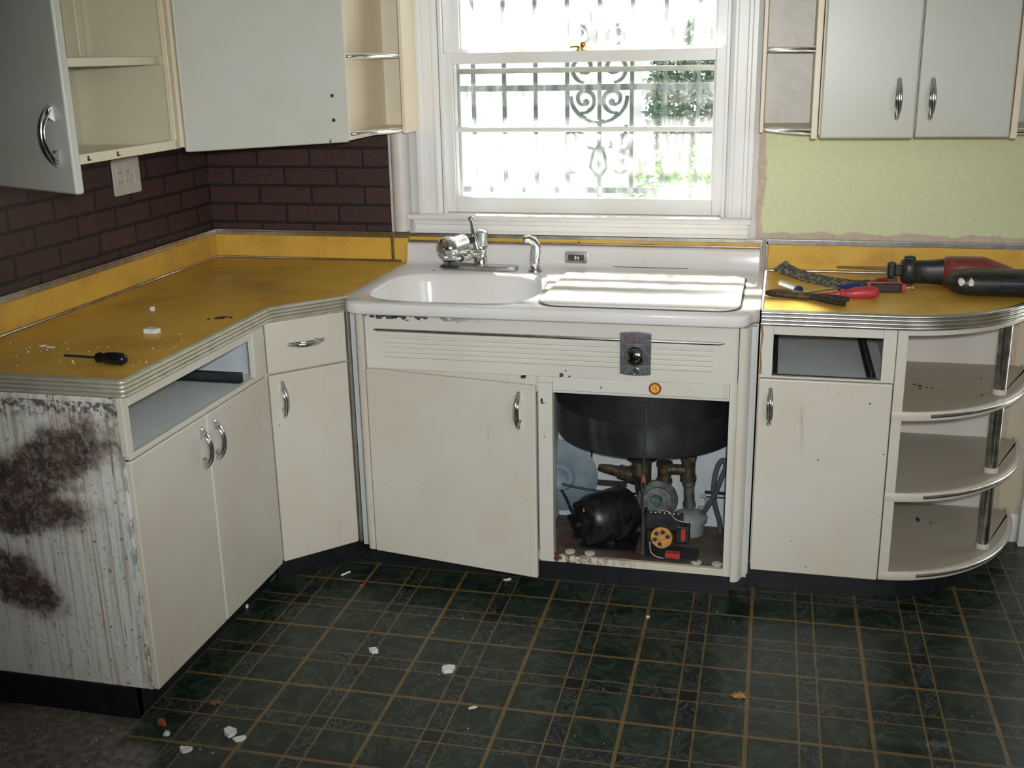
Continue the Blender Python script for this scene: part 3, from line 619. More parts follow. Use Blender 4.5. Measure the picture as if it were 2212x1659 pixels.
# rounded corner pilasters
def pil(xa, xb, sg):
    p = [(xa, FY + .0)] + [(xa + sg * abs(xb - xa) * t_, FY - .018 * 0 + (.062 * (t_ ** 2.4))) for t_ in [.15, .3, .45, .6, .72, .8]] + [(xb, FY + .045), (xb, -.55), (xa, -.55)]
    return p
b = MB(); b.prism([(2.0035, FY - .020), (2.018, FY - .020), (2.028, FY - .012), (2.036, FY + .010), (2.040, FY + .038), (2.0545, FY + .048), (2.0545, -.56), (2.0035, -.56)], .088, .888); b.build('corner_post', CREAM, sc_, bevel=.002, smooth=50)
b = MB(); b.prism([(.8525, FY - .012), (.838, FY - .012), (.828, FY - .006), (.820, FY + .016), (.816, FY + .030), (.8015, FY + .036), (.8015, -.58), (.8525, -.58)], .088, .888); b.build('corner_post', CREAM, sc_, bevel=.002, smooth=50)
# left door, slightly swung open
DA = radians(9.5); MDo = basis((.856, FY - .020, 0), (cos(DA), -sin(DA), 0), (sin(DA), cos(DA), 0), (0, 0, 1))
b = MB(MDo); b.box(0, .573, 0, DT, .089, .714); d_ = b.build('door', CREAM, sc_, bevel=.005, seg=3, label='door standing slightly open'); handle(MDo @ Vector((.522, 0, .632)), (-sin(DA), -cos(DA), 0), (0, 0, 1), d_)
b = MB(); b.box(.80, 1.985, -.600, -.585, 0, .09); b.box(1.985, 2.0, -.60, -.545, 0, .09); b.box(2.0, 2.055, -.545, -.53, 0, .09); b.build('toe_kick', BLACK, sc_)
# badge on the fascia
bd = MB()
pf = [(-.045, 0)] + []
def badge_poly(w_, z0, z1, bow): return [(-w_ + 2 * w_ * k / 8, z0 - bow * (1 - (2 * k / 8 - 1) ** 2)) for k in range(9)] + [(w_ - 2 * w_ * k / 8, z1 + bow * (1 - (2 * k / 8 - 1) ** 2)) for k in range(9)]
MBd = basis((1.704, FY - .004, .797), (1, 0, 0), (0, -1, 0), (0, 0, 1))
fnb = lambda a, bb, c_: (a, c_, bb)
bd = MB(MBd); bd.prism(badge_poly(.0455, -.062, .062, .004), 0, .010, fnb)
for k in range(-9, 10):
    if abs(k) > 0: bd.box(k * .0046 - .001, k * .0046 + .001, .010, .0118, -.036, .026)
bd.box(-.0455, .0455, .010, .0125, .0275, .0300); bd.box(-.0455, .0455, .010, .012, -.0385, -.0365)
bdo = bd.build('badge', simple('pewter_badge', (.26, .28, .29), .38, .9, var=.3, scale=150), sc_, bevel=.0012, label='pewter badge with red script and a round dome')
bd = MB(MBd); bd.lathe([(.0300, .0), (.0305, .006), (.0265, .015), (.018, .0215), (.007, .0240), (.0001, .0245)], (0, .010, -.006), (0, 1, 0)); bd.build('dome', simple('dark_dome_chrome', (.30, .31, .32), .1, 1), bdo)
MT = basis((1.704, FY - .0155, .797), (1, 0, 0), (0, 0, 1), (0, -1, 0))
text('Youngstown', .0150, MT @ Matrix.Translation((.001, .0495, 0)), DKRED, bdo, shear=.35, label='red script lettering'); text('Kitchens', .0140, MT @ Matrix.Translation((0, .0365, 0)), DKRED, bdo, shear=.35)
bd = MB(MBd); bd.lathe([(.0105, 0), (.0105, .0022), (.0092, .0028), (.0092, .0012), (.0001, .0012)], (.002, .010, -.0515), (0, 1, 0), 24); bd.build('seal', DULLCHROME, bdo)
bd = MB(MBd); bd.tube([(.002 + .0048 * cos(a), .0116, -.0515 + .0048 * sin(a)) for a in [.6 + .45 * k for k in range(11)]] + [(.002, .0118, -.0520), (.006, .0118, -.0520)], .0007, 6); bd.tube([(-.002, .0118, -.0455), (.003, .0118, -.0465), (.001, .0118, -.0570)], .0006, 6); bd.build('monogram', DULLCHROME, bdo)
# round sticker
MS = basis((1.762, FY + .0005, .6895), (1, 0, 0), (0, 0, 1), (0, -1, 0))
bd = MB(); bd.lathe([(.0001, 0), (.019, 0), (.019, .0008), (.0001, .0008)], (1.762, FY + .001, .6895), (0, -1, 0), 32); st_ = bd.build('approval_sticker', REDL, sc_, label='round red and yellow approval sticker')
bd = MB(); bd.lathe([(.0001, 0), (.0130, 0), (.0130, .0006), (.0001, .0006)], (1.762, FY + .0003, .6895), (0, -1, 0), 32); bd.build('disc', YELLOWL, st_)
text('U', .0155, MS @ Matrix.Translation((-.0038, .0036, .0009)), INK, st_, shear=.35, depth=.0003); text('L', .0150, MS @ Matrix.Translation((.0032, -.0030, .0009)), INK, st_, shear=.35, depth=.0003)
bd = MB(); bd.box(1.353, 1.366, FY - .001, FY + .02, .7015, .7075); bd.box(1.414, 1.420, FY - .001, FY + .002, .628, .640); bd.box(1.414, 1.426, FY - .003, FY + .002, .625, .627); bd.build('latch', STEELDARK, sc_)

# ---------------------------------------------------------------- sink top
sk = thing('kitchen_sink', 'white porcelain sink with single basin and flat dishwasher lid', 'sink', (1.42, -.35, H))
ZT = H + .001
outer = [(.785, -.012), (.785, -.600), (.790, -.640), (.803, -.672), (.822, -.692), (.850, -.702), (1.30, -.706), (1.985, -.702), (2.008, -.696), (2.020, -.680), (2.026, -.655), (2.036, -.628), (2.0555, -.612), (2.0555, -.012)]
bx0, bx1, by0, by1 = .822, 1.375, -.655, -.196
def basin_loop(ins, z, n=56):
    cx, cy = (bx0 + bx1) / 2, (by0 + by1) / 2; ax, ay = (bx1 - bx0) / 2 - ins, (by1 - by0) / 2 - ins; out = []
    for k in range(n):
        a = 2 * pi * k / n; c_, s_ = cos(a), sin(a); e = 2 / 3.6
        out.append((cx + ax * math.copysign(abs(c_) ** e, c_), cy + ay * math.copysign(abs(s_) ** e, s_), z))
    return out
bm = bmesh.new()
def ring(pts): return [bm.verts.new(p) for p in pts]
rim = ring([(x, y, ZT) for x, y in outer]); nO = len(rim); hole = ring(basin_loop(0, ZT - .001)); nH = len(hole)
es = [bm.edges.new((rim[i], rim[(i + 1) % nO])) for i in range(nO)] + [bm.edges.new((hole[i], hole[(i + 1) % nH])) for i in range(nH)]
bmesh.ops.triangle_fill(bm, use_beauty=True, use_dissolve=False, edges=es)
prev = hole
for ins, z in ((.004, -.004), (.009, -.012), (.014, -.03), (.024, -.10), (.036, -.155), (.052, -.178), (.080, -.188), (.15, -.192), (.215, -.196)):
    cur = ring(basin_loop(ins, ZT + z))
    for k in range(nH): bm.faces.new((prev[k], prev[(k + 1) % nH], cur[(k + 1) % nH], cur[k]))
    prev = cur
bm.faces.new(prev)
prev = rim; cxo, cyo = 1.42, -.35
for off, z in ((.004, -.003), (.006, -.010), (.006, -.030), (.002, -.036), (-.012, -.038)):
    cur = []
    for i, (x, y) in enumerate(outer):
        a = Vector(outer[i - 1]); c_ = Vector(outer[(i + 1) % nO]); d = (c_ - a).normalized(); nn = Vector((-d.y, d.x)) * -1
        if nn.dot(Vector((x, y)) - Vector((cxo, cyo))) < 0: nn = -nn
        k = 1 if y < -.55 and .79 < x < 2.05 else 0
        cur.append(bm.verts.new((x + nn.x * off * k, y + nn.y * off * k, ZT + z)))
    for k in range(nO): bm.faces.new((prev[k], prev[(k + 1) % nO], cur[(k + 1) % nO], cur[k]))
    prev = cur
bmesh.ops.recalc_face_normals(bm, faces=bm.faces)
me = bpy.data.meshes.new('basin_deck'); bm.to_mesh(me); bm.free(); me.transform(Matrix.Translation(-ORG[sk.name])); me.materials.append(PORC)
for p in me.polygons: p.use_smooth = True
me.set_sharp_from_angle(angle=radians(50)); o = bpy.data.objects.new('basin_deck', me); S.collection.objects.link(o); o.parent = sk; ORG[o.name] = ORG[sk.name]
# raised back ledge
b = MB(); b.prism([(-.012, ZT - .03), (-.012, .997), (-.020, 1.002), (-.034, 1.001), (-.041, .995), (-.046, .955), (-.052, .938), (-.062, .931), (-.085, ZT + .0005), (-.085, ZT - .03)], .7885, 2.040, lambda a, bb, c_: (c_, a, bb)); b.build('back_ledge', PORC, sk, bevel=.003, smooth=50)
b = MB(); b.prism(rrect(1.395, 2.004, -.668, -.118, .075), ZT, ZT + .0016); gk = b.build('lid_groove_dark', simple('dark_groove', (.10, .09, .085), .7), sk)  # dark slab in place of the shaded groove around the lid
b = MB(); b.prism(rrect(1.400, 1.999, -.663, -.123, .072), ZT + .0014, ZT + .0085); b.build('dishwasher_lid', PORC, sk, bevel=.003, label='flat white lid over the dishwasher tub')
b = MB(); b.box(1.545, 1.80, -.0565, -.050, .934, .9365); b.build('slot', DARK, sk, smooth=0)
b = MB(); b.prism(rrect(1.374, 1.452, .944, .984, .006, 3), -.043, -.054, lambda a, bb, c_: (a, c_, bb)); q = b.build('control_plate', DULLCHROME, sk, bevel=.0015, label='small chrome control plate on the back ledge')
b = MB(); b.prism(rrect(1.385, 1.441, .953, .975, .003, 3), -.0535, -.0553, lambda a, bb, c_: (a, c_, bb)); b.build('recess', simple('dark_recess', (.05, .05, .045), .4), q)
b = MB(); b.ball((1.411, -.056, .964), .008, sx=.7, sy=.5, sz=1.1); b.ball((1.421, -.056, .962), .007, sx=.5, sy=.4, sz=1.2); b.build('knob', CHROME, q)
b = MB(); b.prism([(.918, -.171), (.936, -.170), (.930, -.163), (.922, -.162)], ZT, ZT + .0006); b.build('enamel_chip', CHIPM, sk, smooth=0)
# faucet
fa_ = thing('faucet', 'chrome single-lever faucet on a long base plate behind the basin', 'faucet', (1.08, -.115, ZT))
b = MB(); b.prism([(1.085 + .138 * math.copysign(abs(cos(a)) ** .45, cos(a)), -.130 + .030 * math.copysign(abs(sin(a)) ** .6, sin(a))) for a in [2 * pi * k / 40 for k in range(40)]], ZT, ZT + .017); b.build('base_plate', DULLCHROME, fa_, bevel=.004, seg=3, smooth=50)
b = MB(); b.lathe([(.0001, .0), (.0240, 0), (.0240, .030), (.0225, .032), (.0245, .036), (.0250, .070), (.0240, .073), (.0250, .077), (.0260, .108), (.0285, .120), (.024, .126), (.008, .131), (.0001, .131)], (1.088, -.125, ZT + .012)); b.build('body', CHROME, fa_, smooth=40)
b = MB(); b.tube([(1.085, -.155, 1.005), (1.076, -.155, 1.045), (1.066, -.145, 1.083), (1.061, -.137, 1.100)], [.0115, .0085, .0055, .0050], 12); b.ball((1.060, -.136, 1.107), .0110); b.build('lever', CHROME, fa_)
b = MB(); b.tube([(1.085, -.135, .990), (1.060, -.170, .992), (1.020, -.215, .990)], [.019, .0165, .0145], 16); b.lathe([(.0001, 0), (.018, 0), (.020, .010), (.018, .020), (.014, .024), (.0001, .024)], (1.055, -.165, .990), (.25, -1, .02), 20); b.build('spout', CHROME, fa_)
wf = thing('water_filter', 'round chrome water filter clamped to the faucet spout', 'water filter', (.97, -.23, .99))
ax = Vector((-.62, -.76, -.18)).normalized(); c0 = Vector((1.048, -.168, 1.030))
b = MB(); b.lathe([(.0001, 0), (.022, 0), (.031, .004), (.034, .012), (.036, .050), (.041, .060), (.043, .078), (.039, .094), (.026, .104), (.0255, .102), (.010, .1035), (.0001, .1035)], c0, ax, 36); b.build('housing', CHROME, wf, smooth=40)
b = MB(); b.lathe([(.0001, 0), (.017, 0), (.017, .0012), (.0001, .0012)], c0 + ax * .1036 + Vector((0, 0, .004)), ax, 24); cp = b.build('end_cap', simple('cap_grey', (.40, .42, .44), .25, .9), wf)
b = MB(); b.tube([(1.052, -.205, .990), (1.030, -.235, .990), (.990, -.245, .990)], [.018, .017, .016], 14); b.cyl((1.040, -.205, .985), (1.046, -.232, .984), .0155); b.build('connector', CHROME, wf)
b = MB(); b.cyl((1.040, -.195, 1.003), (1.038, -.200, 1.018), .013, .010); b.tube([(1.03, -.19, 1.018), (1.048, -.185, 1.034), (1.072, -.165, 1.04)], .010, 10); b.cyl((1.046, -.233, .984), (1.047, -.237, .984), .012); b.build('clamp', BLKRUB, wf)
b = MB(); b.cyl((1.005, -.225, .985), (1.003, -.225, .958), .004); b.lathe([(.0001, 0), (.031, 0), (.034, .003), (.031, .006), (.0001, .006)], (1.003, -.225, .951), (.06, .1, 1), 28); b.build('diverter_disc', BLKRUB, wf)
sp = thing('side_sprayer', 'chrome side sprayer standing right of the faucet', 'sprayer', (1.285, -.14, ZT))
b = MB(); b.lathe([(.0001, 0), (.024, 0), (.024, .005), (.019, .012), (.0175, .020), (.0001, .020)], (1.286, -.142, ZT)); b.build('collar', DULLCHROME, sp, smooth=40)
b = MB(); b.tube([(1.286, -.142, .945), (1.286, -.142, .965), (1.287, -.142, .985), (1.289, -.142, 1.003), (1.289, -.145, 1.022), (1.281, -.152, 1.038), (1.267, -.160, 1.044), (1.255, -.166, 1.042)], [.014, .0175, .019, .0185, .0175, .0160, .015, .014], 16); b.ball((1.299, -.144, 1.000), .006, sz=2); b.build('spray_head', CHROME, sp)

# strip of backsplash behind the sink
bs = thing('backsplash_strip', 'narrow yellow backsplash strip with metal trim behind the sink', 'backsplash', (1.42, -.01, 1.0))
b = MB(); b.box(.79, 2.045, -.011, -.002, .995, 1.024); b.build('laminate', LAM, bs)
b = MB(); b.box(.79, 2.047, -.022, -.001, 1.022, 1.034); b.box(.7905, 2.047, -.018, -.001, 1.0025, 1.009); b.box(2.038, 2.047, -.020, -.001, .995, 1.03); b.build('metal_trim', DULLCHROME, bs, bevel=.0012)
b = MB(); b.cyl((1.418, -.018, 1.0125), (1.418, -.0215, 1.0125), .003); b.build('screw', STEELDARK, bs)

# ---------------------------------------------------------------- machinery in the open compartment
tb = thing('dishwasher_tub', 'round dark steel dishwasher tub hanging under the sink', 'dishwasher tub', (1.70, -.34, .45))
tc = (1.705, -.335)
def mk_drum():
    t = NT('brushed_tub_steel'); n = t.noise(t.scaled((3, 3, 25)), 1, 3, .5); c_ = t.mix(t.ramp(n, .35, .7), (.13, .14, .155), (.18, .195, .21)); return t.set(c_, .24, .9)
b = MB(); b.lathe([(.0001, -.035), (.08, -.033), (.16, -.02), (.27, .0), (.297, .004), (.300, .010), (.300, .125)], (*tc, .447), seg=64); b.build('drum', mk_drum(), tb, smooth=50)
b = MB(); b.lathe([(.300, 0), (.304, .0), (.304, .135), (.27, .135)], (*tc, .562), seg=64); b.build('collar', simple('black_tub_band', (.012, .013, .015), .5, 0, var=.3, scale=20), tb, smooth=50)  # upper ring of the tub, drawn in black
b = MB(); b.lathe([(.0001, 0), (.055, 0), (.065, .03), (.10, .055), (.11, .075)], (1.69, -.36, .352), seg=32); b.build('sump', STEELDARK, tb)
mo = thing('electric_motor', 'black electric motor lying on the compartment floor', 'motor', (1.59, -.50, .116))
ma = Vector((-.62, -.78, .02)).normalized(); mc = Vector((1.640, -.465, .202))
b = MB(); b.lathe([(.0001, -.02), (.05, -.02), (.078, -.012), (.083, 0), (.083, .125), (.080, .130), (.078, .142), (.062, .165), (.05, .172), (.0001, .172)], mc, ma, 40); b.build('housing', MOTORBLK, mo, smooth=40)
b = MB(); e1 = ma.cross(Vector((0, 0, 1))).normalized()
b.lathe([(.0001, .0), (.045, 0), (.045, .018), (.036, .026), (.0001, .026)], mc + ma * .165, ma, 24); b.build('end_cap', simple('glossy_black', (.008, .008, .009), .22), mo)
b = MB(); b.lathe([(.0001, .0), (.010, 0), (.008, .008), (.0001, .009)], mc + ma * .190, ma, 16); b.build('bearing_cap', STEELDARK, mo)
for k in range(6):
    a = 2 * pi * k / 6; p = mc + ma * .155 + (e1 * cos(a) + Vector((0, 0, 1)) * sin(a)) * .062; b = MB(); b.tube([p, p + ma * .022], .010, 8); b.build('bolt_boss', MOTORBLK, mo)
b = MB(); q = mc + ma * .03; nrm = (e1 * .90 + Vector((0, 0, .42))).normalized(); nrm = -nrm if nrm.y > 0 else nrm
tt = ma; bb = nrm.cross(tt); P0 = mc + ma * .055 + nrm * .0835
b.add([P0 + tt * a_ + bb * c_ for a_, c_ in ((-.022, -.03), (.022, -.03), (.022, .03), (-.022, .03))] + [P0 - nrm * .004 + tt * a_ + bb * c_ for a_, c_ in ((-.022, -.03), (.022, -.03), (.022, .03), (-.022, .03))], [[0, 1, 2, 3], [4, 5, 6, 7], [0, 1, 5, 4], [1, 2, 6, 5], [2, 3, 7, 6], [3, 0, 4, 7]])
b.build('rating_plate', simple('dull_bronze_plate', (.10, .085, .05), .45, .7, var=.7, scale=160), mo)
b = MB(); b.box(1.52, 1.70, -.60, -.45, .1165, .123); b.prism([(1.55, -.56), (1.63, -.56), (1.65, -.48), (1.59, -.46)], .12, .14); b.build('foot', MOTORBLK, mo)
b = MB(); b.tube([(1.535, -.600, .255), (1.538, -.612, .243), (1.540, -.618, .228)], .003, 6); b.build('wire_nut', simple('copper_orange', (.5, .16, .05), .5), mo)
pu = thing('pump_housing', 'greenish round pump housing behind the motor', 'pump', (1.745, -.40, .2))
b = MB(); b.lathe([(.0001, -.03), (.05, -.03), (.066, -.015), (.070, .0), (.068, .012), (.050, .022), (.046, .018), (.030, .020), (.0001, .021)], (1.748, -.405, .222), (.18, -1, .15), 36); b.build('volute', CASTIRON, pu, smooth=40)
b = MB(); b.ball((1.742, -.420, .226), .030, sx=.9, sy=.35, sz=.8); b.build('corroded_cover', VERDI2, pu, label='blue-green corroded cover')
b = MB(); b.tube([(1.70, -.40, .30), (1.70, -.39, .26), (1.71, -.38, .22)], .028, 14); b.cyl((1.69, -.37, .285), (1.69, -.36, .37), .034); b.build('neck', OLDBRASS, pu, smooth=40)
b = MB(); b.prism([(1.715, -.40), (1.79, -.40), (1.78, -.34), (1.72, -.34)], .116, .17); b.build('base', CASTIRON, pu)
pp = thing('drain_pipe', 'grimy brass drain pipes with elbow fittings under the tub', 'pipe', (1.83, -.37, .2))
def fitting(pa, pb, rad, name, mat, rings=True):
    b = MB(); pa, pb = Vector(pa), Vector(pb); d = pb - pa; L = d.length
    prof = [(rad, 0), (rad, L)]
    if rings: prof = [(rad * 1.18, 0), (rad * 1.18, L * .18), (rad, L * .22), (rad, L * .78), (rad * 1.18, L * .82), (rad * 1.18, L)]
    b.lathe([(.0001, 0)] + prof + [(.0001, L)], pa, d, 20); return b.build(name, mat, pp, smooth=35)
fitting((1.767, -.37, .345), (1.767, -.37, .272), .023, 'coupling', OLDBRASS); fitting((1.767, -.37, .275), (1.767, -.37, .225), .019, 'pipe', CASTIRON, False)
fitting((1.780, -.37, .322), (1.840, -.37, .322), .018, 'tee', OLDBRASS); fitting((1.846, -.37, .385), (1.846, -.37, .285), .023, 'elbow', OLDBRASS)
fitting((1.848, -.37, .285), (1.853, -.375, .195), .018, 'pipe', CASTIRON); b = MB(); b.box(1.822, 1.872, -.395, -.345, .358, .378); b.build('nut', OLDBRASS, pp, bevel=.004)
b = MB(); b.lathe([(.0235, 0), (.0245, .003), (.0235, .006)], (1.767, -.37, .268), seg=20); b.build('corroded_ring', VERDI, pp, label='turquoise corroded ring')
tp = thing('trap_pipe', 'horizontal grimy pipe entering from the back left', 'pipe', (1.6, -.33, .27))
b = MB(); b.lathe([(.0001, 0), (.020, 0), (.020, .07), (.026, .072), (.026, .10), (.030, .102), (.030, .15), (.0001, .15)], (1.545, -.330, .300), (1, -.25, -.12), 20); b.build('pipe', OLDBRASS, tp, smooth=40)
dp = thing('drain_pump', 'grey round drain pump cup at the right of the compartment', 'pump', (1.855, -.395, .116))
b = MB(); b.lathe([(.0001, 0), (.046, 0), (.048, .040), (.056, .042), (.058, .058), (.050, .066), (.030, .074), (.0001, .076)], (1.858, -.405, .116), seg=36); b.build('cup', GREYCUP, dp, smooth=40)
b = MB(); b.tube([(1.885, -.375, .19)] + [(1.893 + .018 * cos(a), -.375, .215 + .022 * sin(a)) for a in [-2 + .5 * k for k in range(9)]], .006, 8); b.cyl((1.81, -.40, .17), (1.795, -.41, .175), .012); b.build('bail', GREYCUP, dp)
hs = MB(); pts = [(1.895, -.405, .178), (1.915, -.41, .215), (1.938, -.41, .262), (1.955, -.405, .315), (1.968, -.40, .352), (1.962, -.395, .375), (1.945, -.395, .360), (1.934, -.395, .315), (1.932, -.40, .262), (1.940, -.40, .210), (1.955, -.40, .160), (1.958, -.40, .122)]
def smooth_path(p, n=4):
    P = [Vector(q) for q in p]; out = []
    for i in range(len(P) - 1):
        p0, p1, p2, p3 = P[max(i - 1, 0)], P[i], P[i + 1], P[min(i + 2, len(P) - 1)]
        for k in range(n):
            t = k / n; out.append(.5 * ((2 * p1) + (-p0 + p2) * t + (2 * p0 - 5 * p1 + 4 * p2 - p3) * t * t + (-p0 + 3 * p1 - 3 * p2 + p3) * t ** 3))
    return out + [P[-1]]
hs.tube(smooth_path(pts), .0085, 10); tag(hs.build('rubber_hose', HOSE), 'grey looped rubber hose at the right of the open compartment', 'hose')
rb = thing('relay_box', 'black relay assembly with orange disc and red blocks in the open compartment', 'relay', (1.80, -.60, .116))
b = MB(); b.box(1.727, 1.735, -.625, -.560, .126, .262); b.box(1.727, 1.90, -.632, -.545, .117, .125); b.box(1.735, 1.850, -.580, -.572, .195, .255); b.box(1.735, 1.842, -.608, -.60, .224, .230); b.build('bracket', STEELDARK, rb)
b = MB(); b.lathe([(.0001, 0), (.034, 0), (.034, .010), (.0001, .010)], (1.786, -.600, .180), (-.1, -1, .15), 32); ds = b.build('orange_disc', BAKEL, rb)
for k in range(6):
    a = k * pi / 3 + .3; b = MB(); b.lathe([(.0001, 0), (.0068, 0), (.0068, .0025), (.0001, .0025)], (1.785 + .021 * cos(a), -.6105, .181 + .021 * sin(a)), (-.1, -1, .15), 12); b.build('hole', STEELDARK, ds)
b = MB(); b.box(1.828, 1.872, -.605, -.565, .165, .222); b.build('relay', BLKRUB, rb, bevel=.004)
b = MB(); b.box(1.846, 1.860, -.612, -.604, .176, .216); b.build('red_block', RED, rb, bevel=.001); b = MB(); b.box(1.800, 1.846, -.640, -.615, .127, .143); b.build('red_block', RED, rb, bevel=.001)
b = MB()
for k in range(7): b.ball((1.748 + k * .0145, -.590, .258), .0055)
b.build('terminal', DULLCHROME, rb); b = MB(); b.tube(smooth_path([(1.768, -.60, .262), (1.785, -.61, .275), (1.81, -.61, .270), (1.825, -.60, .245), (1.85, -.605, .240), (1.868, -.60, .235)]), .0012, 6); b.tube(smooth_path([(1.75, -.62, .17), (1.755, -.63, .14), (1.775, -.635, .127), (1.80, -.63, .122)]), .0014, 6); b.build('wire', WIRE, rb)
rd = thing('linkage_rod', 'thin pale metal rod hanging down the middle of the open compartment', 'rod', (1.73, -.63, .12))
b = MB(); b.tube([(1.736, -.642, .690), (1.733, -.640, .52), (1.728, -.634, .40)], .0030, 8); b.tube([(1.727, -.632, .335), (1.728, -.630, .128)], .0030, 8); b.tube([(1.728, -.634, .402), (1.722, -.632, .385), (1.722, -.632, .355), (1.727, -.632, .338)], .0026, 8); b.tube([(1.728, -.634, .402), (1.734, -.632, .385), (1.734, -.632, .355), (1.727, -.632, .338)], .0026, 8); b.build('rod', DULLCHROME, rd)
b = MB(); b.cyl((1.728, -.634, .375), (1.728, -.634, .400), .006); b.build('clevis', simple('rusty_clevis', (.28, .09, .04), .6), rd); b = MB(); b.cyl((1.730, -.641, .640), (1.742, -.643, .640), .005); b.build('nut', DULLCHROME, rd)
dk = MB(); dk.lathe([(.0001, .012), (.022, .012), (.034, .020), (.046, .018), (.055, .004), (.125, .0), (.130, -.004), (.128, -.008), (.0001, -.008)], (1.392, -.365 + .0, .268), (0, -1, 0), 48)
dk.v = [Vector((v.x + .02, v.y + .004, v.z)) for v in dk.v]; tag(dk.build('round_cover_plate', GREYBLUE, smooth=40), 'large round blue-grey plate leaning at the left of the open compartment', 'plate')
cd = MB(); cd.tube(smooth_path([(1.430, -.42, .262), (1.50, -.41, .247), (1.60, -.40, .236), (1.69, -.41, .245), (1.715, -.47, .30), (1.716, -.56, .42), (1.712, -.60, .55), (1.712, -.61, .66)]), .0035, 7)
tag(cd.build('power_cord', BLKRUB), 'thin black cord running across the compartment and up past the tub', 'cord')
cd = MB(); cd.tube(smooth_path([(1.428, -.42, .240), (1.45, -.45, .225), (1.485, -.50, .190), (1.515, -.53, .175)]), .004, 7); cd.ball((1.485, -.50, .19), .007)
tag(cd.build('short_cord', STEELDARK), 'short dark cord from the round plate to the motor', 'cord')
ft = MB(); ft.box(1.90, 2.02, -.352, -.347, .235, .245); ft.box(1.90, 2.02, -.352, -.347, .222, .226); ft.box(1.985, 1.993, -.355, -.347, .12, .24); ft.box(1.42, 1.64, -.352, -.347, .238, .258); ft.box(1.516, 1.522, -.354, -.347, .24, .40)
tag(ft.build('support_frame', STEELDARK), 'thin dark metal frame against the white rear panel of the compartment', 'frame')

# ---------------------------------------------------------------- right base cabinet
RX0, RX1 = 2.059, 2.441
rc = thing('base_cabinet', 'cream steel base cabinet right of the sink with empty drawer opening above its door', 'cabinet', (2.25, -.3, 0))
CY = -DC
b = MB(); b.box(RX0, RX0 + .012, CY + DT, -.01, .09, .884); b.box(RX1 - .012, RX1, CY + DT, -.01, .09, .884); b.box(RX0, RX1, -.03, -.01, .09, .884); b.box(RX0, RX1, CY + DT, -.03, .09, .105); b.build('carcass', FRAME, rc)
b = MB(); b.box(RX0, 2.098, CY, CY + DT, .718, .885); b.box(2.404, RX1, CY, CY + DT, .718, .885); b.box(2.098, 2.404, CY, CY + DT, .850, .885); b.box(2.098, 2.404, CY, CY + DT, .718, .7245); b.build('face_frame', FRAME, rc, bevel=.002)
b = MB(); b.box(RX0 + .013, RX1 - .013, CY + DT, -.031, .712, .7205); b.build('dust_panel', BLUEGREY, rc)
b = MB(); b.box(2.098, 2.114, CY + .02, -.04, .7205, .728); b.box(2.098, 2.101, CY + .02, -.04, .7205, .76); b.build('drawer_slide', STEELDARK, rc)
b = MB(); b.box(2.368, 2.394, CY + .02, -.04, .7205, .728); b.box(2.378, 2.382, CY + .02, -.04, .7205, .75); b.box(2.10, 2.40, CY + .012, CY + .022, .7205, .7255); b.build('drawer_slide', STEELDARK, rc)
b = MB(); b.box(RX0 + .002, RX1 - .001, CY, CY + DT, .090, .7145); d_ = b.build('door', CREAM, rc, bevel=.005, seg=3); handle((2.097, CY, .628), (0, -1, 0), (0, 0, 1), d_)
chips(rc, [(2.381, .654, .005), (2.245, .47, .003), (2.43, .50, .003), (2.18, .20, .002)], CY, CHIPM)
b = MB(); b.tube([(2.0605, CY - .002, .885), (2.066, CY - .003, .85), (2.0625, CY - .003, .80), (2.065, CY - .003, .755), (2.064, CY - .003, .73)], [.0035, .003, .0018, .003, .004], 7); b.build('caulk_bead', simple('brown_old_caulk', (.32, .17, .07), .5, var=.4, scale=90), rc)
b = MB(); b.box(2.055, 2.441, -.530, -.515, 0, .09); b.build('toe_kick', BLACK, rc)
# ---------------------------------------------------------------- quarter round end shelves
ES = thing('corner_shelf_unit', 'cream quarter-round open end shelves with chrome posts beside the right base cabinet', 'shelf unit', (2.62, -.25, 0))
EX, EA, EB = 2.4425, .468, .594
def qcurve(ins=0, n=22, a1=pi / 2 - .0): return [(EX + (EA - ins) * sin(a), -(EB - ins) * cos(a)) for a in [a1 * k / n for k in range(n + 1)]]
b = MB(); b.box(EX, EX + .029, CY, CY + .02, .0945, .884); b.box(EX, EX + .006, CY + .02, -.01, .09, .884); b.build('side_panel', CREAM, ES, bevel=.002)
b = MB(); b.box(EX + .006, 2.848, -.018, -.008, .10, .884); b.build('back_panel', SHELFBACK, ES)
for zt in (.633, .379, .122):
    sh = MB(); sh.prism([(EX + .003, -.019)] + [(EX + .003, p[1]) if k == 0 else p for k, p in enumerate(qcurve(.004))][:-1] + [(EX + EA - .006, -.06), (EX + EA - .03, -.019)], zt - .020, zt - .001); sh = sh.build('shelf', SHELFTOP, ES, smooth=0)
    b = MB(); b.sweep(qcurve(), [(-.010, zt - .0275), (.0, zt - .0275), (.0015, zt - .025), (.0015, zt - .002), (.0, zt), (-.010, zt)]); b.build('rim', CREAM, sh, smooth=50)
    b = MB(); pr = [(.0015, -.0055), (.0055, -.0035), (.0065, 0), (.0055, .0035), (.0015, .0055)]
    b.sweep([p for k, p in enumerate(qcurve(n=40)) if k > 5], [(o_, zt - .0135 + z_) for o_, z_ in pr]); b.build('trim_strip', DULLCHROME, sh, smooth=50)
b = MB(); b.sweep(qcurve(), [(-.016, .862), (.0, .862), (.001, .884), (-.016, .884)]); b.build('top_rail', CREAM, ES, smooth=50)
